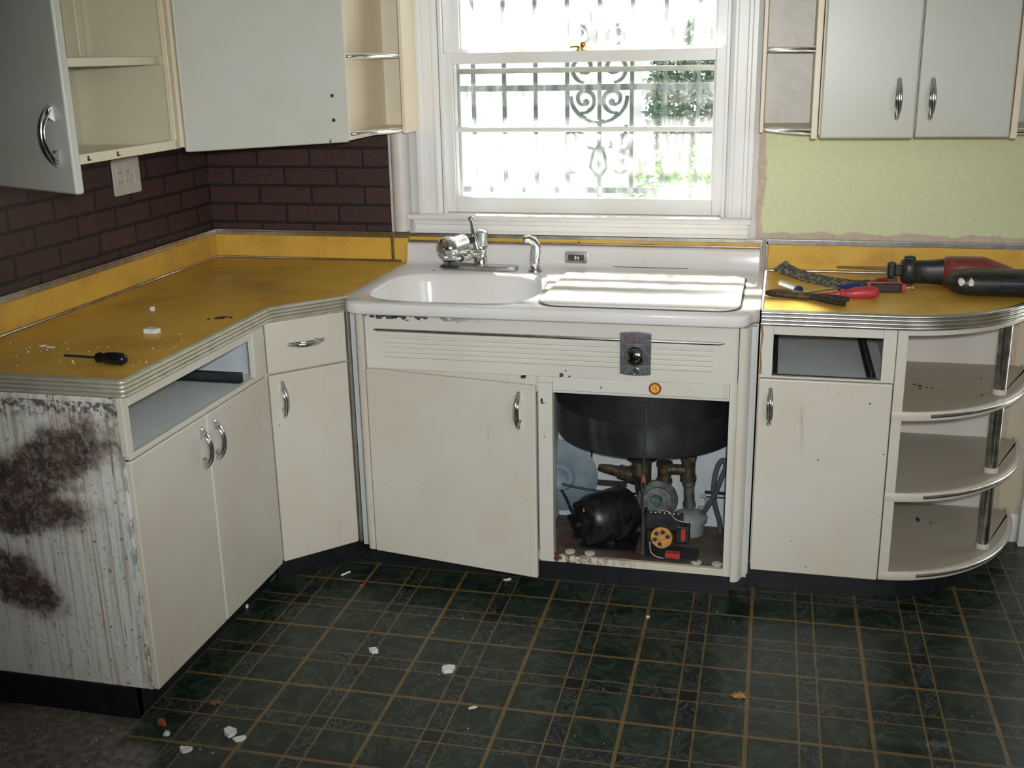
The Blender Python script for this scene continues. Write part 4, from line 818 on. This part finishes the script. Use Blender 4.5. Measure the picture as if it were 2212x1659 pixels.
for za, zb in ((.633, .864), (.379, .606), (.122, .352)):
    b = MB(); b.cyl((2.774, -.352, za + .004), (2.774, -.352, zb), .0185, seg=28); po = b.build('post', simple('post_chrome', (.50, .50, .48), .22, 1, var=.3, scale=30), ES)
    b = MB(); b.lathe([(.0001, 0), (.0215, 0), (.0205, .012), (.0195, .016), (.0001, .016)], (2.774, -.352, za - .001), seg=24); b.build('post_foot', FRAME, po)
b = MB(); b.prism([(EX, -.05)] + [(EX, -.515)] + [(EX + .40 * sin(a), -.515 * cos(a)) for a in [pi / 2 * k / 14 for k in range(15)]], 0, .09); b.build('toe_kick', BLACK, ES, smooth=40)
b = MB()
for x, y, s_ in ((2.535, -.30, .008), (2.55, -.315, .011), (2.568, -.33, .005), (2.582, -.335, .006), (2.548, -.345, .007), (2.60, -.36, .004), (2.72, -.38, .005), (2.745, -.20, .004)): b.prism([(x + s_ * cos(a) * random.uniform(.5, 1), y + s_ * .7 * sin(a)) for a in [k * pi / 3 for k in range(6)]], .633, .6345)
for x, y, s_ in ((2.60, -.17, .009), (2.64, -.19, .004), (2.52, -.10, .004)): b.prism([(x + s_ * cos(a) * random.uniform(.5, 1), y + s_ * 2.2 * sin(a)) for a in [k * pi / 3 for k in range(6)]], .122, .1228)
tag(b.build('dirt_crumbs', simple('dark_crumbs', (.05, .03, .025), .9), smooth=0), 'dark crumbs and rust flakes lying on the open end shelves', 'crumbs', kind='stuff')
# ---------------------------------------------------------------- right countertop
rt = thing('countertop', 'yellow laminate countertop with curved ribbed metal edge, right of the sink', 'countertop', (2.4, -.3, H))
def ccurve(ins=0, n=30): return [(2.44 + (.487 - ins) * sin(a), -(.617 - ins) * cos(a)) for a in [pi / 2 * k / n for k in range(n + 1)]]
b = MB(); b.prism([(2.064, -.004), (2.064, -.611)] + ccurve(.006)[:-1] + [(2.921, -.004)], H - .038, H); b.build('laminate_top', LAM, rt, smooth=0)
b = MB(); b.sweep([(2.061, -.617)] + ccurve(), ribbon_profile(.044, z1=H)); b.build('metal_edging', ALU, rt, smooth=50, label='ribbed bright metal edge band')
b = MB(); b.box(2.064, 2.925, -.016, -.002, H, H + BS); b.build('backsplash', LAM, rt)
b = MB(); b.box(2.058, 2.928, -.022, -.001, H + BS - .012, H + BS + .006); b.box(2.0565, 2.066, -.022, -.001, H, H + BS); b.tube([(2.064, -.019, H + .004), (2.925, -.019, H + .004)], .0055, 8); b.box(2.0565, 2.0655, -.612, -.02, H - .002, H + .003); b.build('metal_trim', DULLCHROME, rt, bevel=.0015)

# ---------------------------------------------------------------- wall cabinets, left
ZB = 1.397
wc = thing('wall_cabinet', 'cream wall cabinet on the left wall, open, its inside and bottom edge visible', 'cabinet', (.16, -1.18, ZB))
b = MB(); b.box(.002, .012, -1.60, -.752, ZB, 2.15); b.box(.012, .325, -.762, -.752, ZB, 2.15); b.box(.012, .325, -1.61, -1.60, ZB, 2.15); b.box(.012, .325, -1.60, -.762, ZB, ZB + .006); b.box(.012, .325, -1.60, -.762, 2.14, 2.15)
b.box(.012, .318, -1.60, -.762, ZB + .008, ZB + .012); b.build('carcass', INNER, wc)
b = MB(); b.box(.315, .333, -1.61, -.768, ZB, ZB + .027); b.box(.315, .333, -.776, -.75, ZB, 2.15); b.box(.315, .333, -1.61, -1.59, ZB, 2.15); b.build('face_frame', BEIGE, wc, bevel=.003)
b = MB(); b.box(.012, .300, -1.60, -.764, 1.640, 1.664); b.build('shelf', INNER, wc, bevel=.003); b = MB(); b.box(.012, .060, -.795, -.7625, 1.664, 2.14); b.build('post', INNER, wc, bevel=.004)
for y in (-1.225, -1.09):
    b = MB(); b.box(.333, .336, y, y + .012, ZB + .008, ZB + .011); b.box(.333, .336, y, y + .004, ZB + .008, ZB + .020); b.build('hinge_slot', STEELDARK, wc)
DQ = Vector((.648, -1.742)); Dh = Vector((.346, -1.602)); dd = (DQ - Dh).normalized(); dnn = Vector((dd.y, -dd.x)); Lo = (DQ - Dh).length
MQ = basis((Dh.x, Dh.y, 0), (dd.x, dd.y, 0), (-dnn.x, -dnn.y, 0), (0, 0, 1))
b = MB(MQ); b.box(-.01, Lo, 0, DT + .003, 1.383, 2.13); d_ = b.build('door', CREAM_UP, wc, bevel=.006, seg=3, label='door swung wide open toward the room'); handle(MQ @ Vector((Lo - .055, 0, 1.505)), (dnn.x, dnn.y, 0), (0, 0, 1), d_, L=.135, sc=1.1)
# diagonal corner wall cabinet
kc = thing('corner_wall_cabinet', 'grey-white diagonal corner wall cabinet with two empty handle holes in its door', 'cabinet', (.3, -.3, ZB))
b = MB(); b.prism([(.002, -.75), (.335, -.75), (.705, -.368), (.705, -.002), (.002, -.002)], ZB + .003, 2.15); b.build('carcass', BEIGE, kc)
E0, E1 = Vector((.340, -.7555)), Vector((.716, -.372)); ed = (E1 - E0).normalized(); en = Vector((ed.y, -ed.x)); LE = (E1 - E0).length; ME = basis((E0.x, E0.y, 0), (ed.x, ed.y, 0), (-en.x, -en.y, 0), (0, 0, 1))
b = MB(ME); b.box(0.005, LE, -.020, -.001, 1.386, 2.13); d_ = b.build('door', CREAM_UP, kc, bevel=.006, seg=3)
for z in (1.534, 1.458):
    b = MB(ME); b.lathe([(.0001, 0), (.0058, 0), (.0058, .0008), (.0001, .0008)], (LE - .052, -.0200, z), (0, -1, 0), 16); b.build('handle_hole', STEELDARK, d_)
b = MB(ME); b.box(LE - .072, LE - .064, -.0215, -.020, 1.389, 1.392); b.box(LE - .069, LE - .066, -.0215, -.020, 1.389, 1.400); b.build('latch_mark', STEELDARK, d_)
# open end shelves beside window
def endshelf(name, label, x0, x1, y0, y1, side, zs, mat_side, ex=.01):
    """x0 = deep side (next to the cabinet), x1 = shallow side (next to the window)"""
    t = thing(name, label, 'shelf', ((x0 + x1) / 2, -.1, zs[0])); sg = 1 if x1 > x0 else -1
    b = MB(); b.box(min(x0, x0 + sg * .018), max(x0, x0 + sg * .018), y0, -.002, zs[0] - .012, 2.15); b.build('side_panel', BEIGE, t, bevel=.002)
    b = MB(); b.box(min(x1, x1 - sg * .012), max(x1, x1 - sg * .012), y1 - .008, -.002, zs[0] - .004, 2.15); b.build('side_panel', BEIGE, t, bevel=.002)
    b = MB(); b.box(min(x0, x1) + .01, max(x0, x1) - .01, -.012, -.002, zs[0], 2.15); b.build('back_panel', mat_side, t)
    xa, xb = x0 + sg * .018, x1 - sg * .012; ex_ = abs(xb - xa)
    cv = [(xa + (xb - xa) * k / 14, y0 + .006 + (y1 - y0) * (k / 14) ** 1.7) for k in range(15)]
    for z in zs:
        b = MB(); b.prism(cv + [(xb, -.012), (xa, -.012)], z, z + .016); sh = b.build('shelf', BEIGE, t, smooth=0)
        b = MB(); path = cv if sg > 0 else cv[::-1]; b.sweep(path, [(.0, z + .002), (.004, z + .003), (.006, z + .008), (.004, z + .013), (0, z + .014)]); b.build('trim_strip', CHROME, sh, smooth=60)
    for dx in (.04, .12):
        b = MB(); b.lathe([(.0001, 0), (.007, 0), (.007, .0012), (.0001, .0012)], (min(x0, x1) + dx, -.012, zs[0] + .045), (0, -1, 0), 16); b.build('screw_cap', mat_side, t)
    return t
endshelf('end_shelf', 'beige rounded open shelf on the wall left of the window', .706, .850, -.362, -.165, 0, (1.402, 1.645, 1.90), simple('beige_back_panel', (.78, .72, .58), .4, var=.05, scale=8, bump=.1))
endshelf('end_shelf', 'beige rounded open shelf on the wall right of the window', 2.194, 2.022, -.328, -.17, 0, (1.402, 1.640, 1.90), simple('grey_back_panel', (.56, .52, .45), .38, var=.06, scale=30, bump=.25))
uc = thing('wall_cabinet', 'two-door cream wall cabinet with chrome pulls above the right counter', 'cabinet', (2.46, -.17, 1.40))
b = MB(); b.box(2.196, 2.726, -.330, -.002, 1.402, 2.15); b.build('carcass', BEIGE, uc, bevel=.002)
b = MB(); b.box(2.200, 2.464, -.356, -.334, 1.393, 2.13); d_ = b.build('door', CREAM_UP, uc, bevel=.006, seg=3); handle((2.413, -.356, 1.505), (0, -1, 0), (0, 0, 1), d_, L=.128)
b = MB(); b.box(2.467, 2.723, -.352, -.331, 1.395, 2.13); d_ = b.build('door', CREAM_UP, uc, bevel=.006, seg=3); handle((2.505, -.352, 1.504), (0, -1, 0), (0, 0, 1), d_, L=.128)
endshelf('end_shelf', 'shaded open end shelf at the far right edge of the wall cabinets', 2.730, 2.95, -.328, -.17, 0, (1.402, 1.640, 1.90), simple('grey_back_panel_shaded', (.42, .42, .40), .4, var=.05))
# outlet
oc = thing('wall_outlet', 'ivory double outlet and switch plate on the brick wallpaper', 'outlet', (0, -.545, 1.29))
b = MB(); b.prism(rrect(-.623, -.468, 1.232, 1.348, .006, 3), .001, .0075, lambda a, bb, c_: (c_, a, bb)); ob = b.build('cover_plate', WHITEPLASTIC, oc, bevel=.002)
for y in (-.590, -.545):
    b = MB(); b.prism(rrect(y - .014, y + .014, 1.258, 1.325, .008, 3), .0075, .0095, lambda a, bb, c_: (c_, a, bb)); q = b.build('receptacle', WHITEPLASTIC, oc)
    for zz in (1.274, 1.305):
        for dy in (-.006, .006): b = MB(); b.box(.0094, .0099, y + dy - .0009, y + dy + .0009, zz - .004, zz + .004); b.build('slot', INK, q)
b = MB(); b.prism(rrect(-.503, -.487, 1.262, 1.320, .003, 3), .0075, .0105, lambda a, bb, c_: (c_, a, bb)); b.build('switch', WHITEPLASTIC, oc)

# ---------------------------------------------------------------- tools on the right counter
def P2(x, y, z=0): return Vector((x, y, H + z))
# pry bar with curved ends
pb = MB(); path = [(2.106, -.105, .040), (2.125, -.135, .030), (2.15, -.155, .024), (2.19, -.190, .018), (2.235, -.225, .012), (2.28, -.262, .008), (2.325, -.290, .006), (2.355, -.300, .006), (2.385, -.305, .009)]
wd = [.036, .033, .029, .029, .029, .029, .029, .031, .033]; tilt = Vector((.50, .70, .50)); vs = []; fs = []
for i, p in enumerate(path):
    c_ = P2(*p); t_ = (P2(*path[min(i + 1, 8)]) - P2(*path[max(i - 1, 0)])).normalized(); s_ = (Vector((.62, .55, .56)) - t_ * t_.dot(Vector((.62, .55, .56)))).normalized(); n_ = t_.cross(s_)
    c_ = c_ + Vector((0, 0, max(0, wd[i] * abs(s_.z) * .72 + .003 - p[2]))) ; w_ = wd[i] * .72
    vs += [c_ + s_ * w_ + n_ * .0016, c_ - s_ * w_ + n_ * .0016, c_ - s_ * w_ - n_ * .0016, c_ + s_ * w_ - n_ * .0016]
for i in range(8): fs += [[i * 4 + k, i * 4 + (k + 1) % 4, i * 4 + 4 + (k + 1) % 4, i * 4 + 4 + k] for k in range(4)]
fs += [[0, 1, 2, 3], [32, 33, 34, 35]]; pb.add(vs, fs)
def mk_pry():
    t = NT('scraped_pry_bar'); n = t.noise(scale=90, detail=6, rough=.75); c_ = t.mix(t.ramp(n, .5, .62), (.085, .082, .078), (.42, .38, .30)); return t.set(c_, .4, .6)
tag(pb.build('pry_bar', mk_pry(), smooth=40, bevel=.0006), 'flat scraped steel pry bar lying across the back of the right counter', 'pry bar')
uk = thing('utility_scraper', 'black and red handled scraper lying at the end of the pry bar', 'scraper', (2.43, -.30, H))
Mk = basis(P2(2.372, -.318, .016), Vector((.993, .12, 0)), Vector((-.12, .993, 0)), (0, 0, 1))
b = MB(Mk); b.box(0, .098, -.013, .013, -.014, .012); b.build('grip', BLKRUB, uk, bevel=.004); b = MB(Mk); b.box(-.004, .006, -.0135, .0135, -.0145, .014); b.box(.098, .112, -.012, .012, -.013, .011); b.box(.0, .10, -.009, .0095, .010, .0142); b.build('red_trim', RED, uk, bevel=.003)
b = MB(Mk); b.cyl((.112, 0, -.002), (.128, 0, -.002), .0035); b.ball((.134, 0, -.002), .008, sx=.8); b.build('end_knob', DULLCHROME, uk)
cr = thing('small_clamp', 'small dark red handled clamp behind the scraper', 'clamp', (2.43, -.16, H))
b = MB(); b.tube([P2(2.388, -.215, .008), P2(2.41, -.19, .010), P2(2.445, -.165, .010)], [.006, .009, .008], 8); b.build('handle', DKRED, cr); b = MB(); b.box(2.438, 2.472, -.175, -.15, H + .001, H + .016); b.build('jaw', STEELDARK, cr, bevel=.003)
def driver(nm, label, tip, end, hl, rh, rs, mh, msh, sleeve=None, z=.014, tipflat=True):
    tip, end = Vector(tip), Vector(end); d = (end - tip).normalized(); L = (end - tip).length; t = thing(nm, label, 'screwdriver', tuple((tip + end) / 2))
    hs_ = L - hl
    b = MB(); b.lathe([(.0001, hs_), (rh * .72, hs_ + .001), (rh * .85, hs_ + .008), (rh * .62, hs_ + .016), (rh * .95, hs_ + hl * .38), (rh, hs_ + hl * .62), (rh * .98, hs_ + hl * .85), (rh * .72, L - .004), (rh * .3, L), (.0001, L)], tip, d, 18); b.build('handle', mh, t, smooth=45)
    b = MB(); b.lathe([(.0001, 0), (rs * .9, 0), (rs * 1.25, .006), (rs, .014), (rs, hs_ + .002)], tip, d, 10); b.build('shaft', msh, t)
    if sleeve: b = MB(); b.lathe([(rs * 1.6, 0), (sleeve[0], sleeve[1] * .4), (sleeve[0] * 1.4, sleeve[1])], tip + d * (hs_ - sleeve[1]), d, 14); b.build('sleeve', mh, t)
    return t
driver('screwdriver', 'red handled screwdriver lying on the right counter', P2(2.175, -.430, .008), P2(2.398, -.408, .0195),   .112, .0185, .0040, RED, STEELDARK, (.006, .06))
driver('screwdriver', 'blue handled screwdriver under the pry bar on the right counter', P2(2.165, -.400, .006), P2(2.375, -.270, .0155), .105, .0135, .0028, BLUE, DULLCHROME)
nd = thing('nut_driver', 'shiny metal socket bit with orange end at the left of the right counter', 'tool', (2.13, -.33, H))
a_, e_ = P2(2.112, -.298, .014), P2(2.166, -.375, .012); d = (e_ - a_).normalized(); b = MB(); b.lathe([(.0001, 0), (.0125, 0), (.013, .004), (.013, .088), (.010, .094), (.0001, .094)], a_, d, 8); b.build('shank', CHROME, nd, smooth=0)
b = MB(); b.lathe([(.0001, .001), (.0130, .001), (.0125, -.004), (.005, -.022), (.0001, -.028)], a_, d, 12); b.build('tip', simple('orange_yellow_plastic', (.85, .38, .03), .4), nd); b = MB(); b.lathe([(.0135, .086), (.0135, .097), (.0001, .0975)], a_, d, 12); b.build('blue_cap', BLUE, nd)
pl = thing('pliers', 'black handled locking pliers at the front of the right counter', 'pliers', (2.18, -.5, H))
b = MB(); b.tube([P2(2.20, -.470, .014), P2(2.25, -.515, .015), P2(2.292, -.555, .012)], [.010, .012, .008], 10); b.build('handle', BLKRUB, pl); b = MB(); b.tube([P2(2.19, -.46, .014), P2(2.25, -.488, .016), P2(2.308, -.500, .014)], [.008, .0105, .007], 10); b.build('handle', BLKRUB, pl)
b = MB(); b.tube([P2(2.070, -.425, .012), P2(2.095, -.438, .014), P2(2.14, -.448, .014), P2(2.205, -.472, .013)], [.008, .013, .013, .010], 10); b.build('jaw', OLDBRASS, pl); b = MB(); b.tube([P2(2.070, -.41, .012), P2(2.10, -.418, .014), P2(2.15, -.424, .016), P2(2.20, -.46, .015)], [.004, .005, .007, .006], 8); b.build('upper_jaw', DULLCHROME, pl)
# reciprocating saw
rs_ = thing('reciprocating_saw', 'black and red reciprocating saw lying on its side on the right counter', 'power saw', (2.65, -.28, H))
b = MB(); b.box(2.285, 2.46, -.171, -.169, H + .043, H + .053)
b.v = [Vector((v.x, v.y, v.z + (.0035 if v.x < 2.3 and v.z < H + .05 else 0))) for v in b.v]; b.build('blade', simple('brown_steel_blade', (.14, .10, .06), .4, .7, var=.3), rs_)
b = MB(); b.box(2.440, 2.462, -.185, -.155, H + .020, H + .070); b.box(2.458, 2.486, -.190, -.150, H + .026, H + .062); q = b.build('shoe', BLKRUB, rs_, bevel=.006, seg=3)
def blob(path, radii, nm, mat, seg=20, sm=60):
    """loft of rounded-rectangle rings: path = centres, radii = (half y, half z) per ring, along x"""
    vs = []; n = len(path)
    for (x, y, z), (ry, rz) in zip(path, radii):
        for k in range(seg):
            a = 2 * pi * k / seg; c_, s_ = cos(a), sin(a); e = .7; vs.append((x, y + ry * math.copysign(abs(c_) ** e, c_), H + z + rz * math.copysign(abs(s_) ** e, s_)))
    b = MB(); b.add(vs, [[i * seg + k, i * seg + (k + 1) % seg, (i + 1) * seg + (k + 1) % seg, (i + 1) * seg + k] for i in range(n - 1) for k in range(seg)] + [list(range(seg)), [(n - 1) * seg + k for k in range(seg)]])
    return b.build(nm, mat, rs_, smooth=sm)
blob([(2.480, -.185, .045), (2.486, -.187, .045), (2.515, -.190, .045), (2.520, -.190, .043), (2.56, -.192, .044), (2.60, -.196, .046), (2.615, -.197, .046)], [(.030, .034), (.034, .040), (.034, .042), (.029, .036), (.031, .037), (.034, .040), (.034, .040)], 'nose_boot', BLKRUB)
b = MB(); b.box(2.485, 2.520, -.20, -.172, H + .074, H + .092); b.build('release_lever', BLKRUB, rs_, bevel=.007, seg=3)
blob([(2.600, -.196, .046), (2.606, -.197, .046), (2.625, -.200, .047), (2.66, -.205, .048), (2.72, -.205, .048), (2.75, -.205, .044), (2.80, -.205, .036)], [(.036, .042), (.041, .046), (.047, .048), (.052, .048), (.052, .048), (.046, .042), (.03, .03)], 'gear_case', DKRED)
def saw_body():
    seg = 24; n = 16; vs = []
    for i in range(n + 1):
        t = i / n; x = 2.590 + .317 * t; e = (1 - abs(2 * t - 1) ** 4.5) ** .5 if 0 < t < 1 else .04
        yc = -.318 + .03 * t - .03 * t * t; ry = .073 * e * (1 - .10 * t); rz = .0385 * e
        for k in range(seg):
            a = 2 * pi * k / seg; c_, s_ = cos(a), sin(a); vs.append((x, yc + ry * math.copysign(abs(c_) ** .75, c_), H + .0405 + rz * math.copysign(abs(s_) ** .75, s_)))
    b = MB(); b.add(vs, [[i * seg + k, i * seg + (k + 1) % seg, (i + 1) * seg + (k + 1) % seg, (i + 1) * seg + k] for i in range(n) for k in range(seg)] + [list(range(seg)), [n * seg + k for k in range(seg)]]); return b
mb_ = saw_body().build('motor_housing', BLKRUB, rs_, smooth=60)
b = MB(); b.tube([P2(2.74, -.375, .058), P2(2.80, -.378, .060), P2(2.88, -.372, .058)], .004, 8); b.tube([P2(2.74, -.390, .042), P2(2.80, -.392, .044), P2(2.88, -.385, .042)], .004, 8); b.build('grip_ridge', simple('glossy_grip', (.02, .024, .035), .25), mb_)
for x in (2.630, 2.657):
    b = MB(); b.prism([(x + .009 * cos(a) * random.uniform(.7, 1.1), .052 + .012 * sin(a) * random.uniform(.7, 1.1)) for a in [k * pi / 4 for k in range(8)]], -.3905, -.370, lambda p, q_, c_: (p, c_, H + q_)); b.build('paint_spot', WHITEP, mb_, smooth=0, label='pale paint spot')

# ---------------------------------------------------------------- on the left counter
driver('screwdriver', 'black handled screwdriver lying on the left counter', (.330, -1.426, H + .005), (.540, -1.478, H + .0185), .098, .0165, .0032, simple('glossy_black_handle', (.006, .007, .012), .22), STEELDARK)
CH = []
def chip(x, y, z, s_, label, mat=WHITEP, nm='plaster_chip', cat='plaster chip', th=.004, rot=0, ar=.6, grp=None, n=6):
    b = MB(); pts = []
    for k in range(n):
        a = 2 * pi * k / n + random.uniform(-.25, .25); rr = s_ * random.uniform(.7, 1.1); p, q = rr * cos(a), rr * ar * sin(a); pts.append((x + p * cos(rot) - q * sin(rot), y + p * sin(rot) + q * cos(rot)))
    vs = [(p[0], p[1], z + .0003) for p in pts] + [(p[0] * .97 + x * .03, p[1] * .97 + y * .03, z + th + random.uniform(0, th * .8)) for p in pts]
    b.add(vs, [list(range(n))[::-1], list(range(n, 2 * n))] + [[i, (i + 1) % n, (i + 1) % n + n, i + n] for i in range(n)])
    return tag(b.build(nm, mat, smooth=0), label, cat, grp)
G1 = 'plaster chips on the left counter'
b = MB(); b.prism([(.398, -1.168), (.436, -1.166), (.440, -1.146), (.402, -1.139)], H + .0003, H + .014); tag(b.build('plaster_chip', WHITEP, bevel=.002), 'square white plaster chip in the middle of the left counter', 'plaster chip', G1)
chip(.265, -.898, H, .010, 'small white plaster chip far back on the left counter', th=.008, grp=G1)
chip(.197, -1.336, H, .012, 'pale plaster flake left of the pair near the wall side of the left counter', th=.003, ar=.5, grp=G1); chip(.229, -1.345, H, .016, 'thin long pale plaster flake behind the black screwdriver tip', th=.003, ar=.25, grp=G1)
# dark ring mark on the left counter
b = MB(); b.sweep([(.530 + .024 * cos(a), -.955 + .016 * sin(a)) for a in [2 * pi * k / 20 for k in range(15)]], [(-.004, H + .0002), (.004, H + .0002), (.003, H + .0010), (-.003, H + .0010)]); b.prism([(.492, -.985), (.499, -.982), (.494, -.965), (.488, -.967)], H + .0002, H + .001)
b.prism([(.515, -.965), (.535, -.968), (.535, -.948), (.52, -.945)], H + .0002, H + .0009)
tag(b.build('glue_residue', simple('dark_glue', (.035, .02, .012), .6), smooth=0), 'dark ring of old glue on the left counter near its front bend', 'glue residue')
# ---------------------------------------------------------------- debris on the floor
G2 = 'plaster chips on the floor'
for x, y, s_, lb, th, ar in ((1.016, -1.156, .019, 'white plaster chip on the floor below the swung sink cabinet door', .006, .7), (1.256, -1.211, .024, 'largest pale plaster chip in the middle of the floor', .007, .75),
                         (.795, -1.612, .022, 'white plaster chip near the lower left, left one of a touching pair', .008, .8), (.830, -1.630, .022, 'flatter plaster chip touching the pair at the lower left', .004, .5),
                         (.722, -1.702, .018, 'white plaster chip nearest the bottom left of the floor', .007, .7), (1.372, -1.374, .013, 'thin grey-white flake on the floor right of the bottom centre', .003, .4),
                         (.524, -.984, .012, 'small white curl against the left cabinet toe kick', .008, .8), (1.29, -.640, .016, 'pale sliver on the floor under the ajar door corner', .003, .3), (1.768, -.797, .008, 'tiny white chip on the floor in front of the open compartment', .003, .8), (.638, -1.651, .009, 'small grey crumb beside the bare floor patch', .006, .8)):
    chip(x, y, 0, s_, lb, th=th, ar=ar, grp=G2, rot=random.uniform(-.6, .6))
b = MB(); b.tube([(.742, -.722, .004), (.760, -.690, .004)], .0035, 6); tag(b.build('plaster_sliver', WHITEP), 'white stick-like sliver on the floor by the corner cabinet', 'sliver')
def star(x, y, s_, label, mat, nm, cat):
    b = MB(); n = 14; pts = [(x + s_ * (1 if k % 2 else .62) * random.uniform(.8, 1.1) * cos(2 * pi * k / n), y + s_ * .8 * (1 if k % 2 else .62) * random.uniform(.8, 1.1) * sin(2 * pi * k / n)) for k in range(n)]
    vs = [(p[0], p[1], .0005 + random.uniform(0, .006)) for p in pts] + [(x, y, .006)] + [(p[0], p[1], .0003) for p in pts] ; fs = [[k, (k + 1) % n, n] for k in range(n)] + [[k, (k + 1) % n, n + 1 + (k + 1) % n, n + 1 + k] for k in range(n)] + [[n + 1 + k for k in range(n)][::-1]]
    b.add(vs, fs); tag(b.build(nm, mat, smooth=0), label, cat)
star(2.053, -1.172, .026, 'tan dry leaf scrap on the floor at the right', LEAFDRY, 'dry_leaf', 'leaf'); star(.69, -1.49, .020, 'brown dry leaf on the floor near the stained cabinet corner', simple('brown_leaf', (.16, .07, .04), .8, var=.3, scale=100), 'dry_leaf', 'leaf')
chip(.600, -1.610, 0, .016, 'brick-red crumb on the bare patch of floor', TERRA, 'brick_crumb', 'brick crumb', .008); chip(.835, -.775, 0, .008, 'small red crumb on the floor by the corner cabinet', TERRA, 'brick_crumb', 'brick crumb', .004)
b = MB(); rnd = random.Random(11)
for i in range(330):
    if i < 190: x, y = rnd.uniform(.62, 3.0), rnd.uniform(-1.9, -.68)
    else: x, y = rnd.gauss(.45, .22), rnd.gauss(-1.80, .13)
    if x < .64 and y > -1.63: continue
    s_ = rnd.choice((.0008, .0010, .0014, .0024)) * (1.0 if i < 190 else 1.3); a = rnd.uniform(0, 6)
    b.prism([(x + s_ * cos(a + k * 2.1) * rnd.uniform(.6, 1.1), y + s_ * sin(a + k * 2.1) * rnd.uniform(.6, 1.1)) for k in range(3)], .0003, .0003 + s_)
tag(b.build('floor_crumbs', simple('grey_crumbs', (.34, .33, .31), .9), smooth=0), 'fine pale crumbs of plaster scattered over the whole floor', 'crumbs', kind='stuff')
b = MB(); rnd = random.Random(4)
for i in range(45):
    x, y = rnd.uniform(.08, .57), rnd.gauss(-1.40, .13)
    if y < -1.57 or y > -.9: continue
    s_ = rnd.choice((.0012, .0018, .0028)); a = rnd.uniform(0, 6); b.prism([(x + s_ * cos(a + k * 2.1), y + s_ * sin(a + k * 2.1)) for k in range(3)], H + .0003, H + .0003 + s_)
tag(b.build('counter_crumbs', WHITEP, smooth=0), 'fine white crumbs of plaster scattered over the left counter', 'crumbs', kind='stuff')
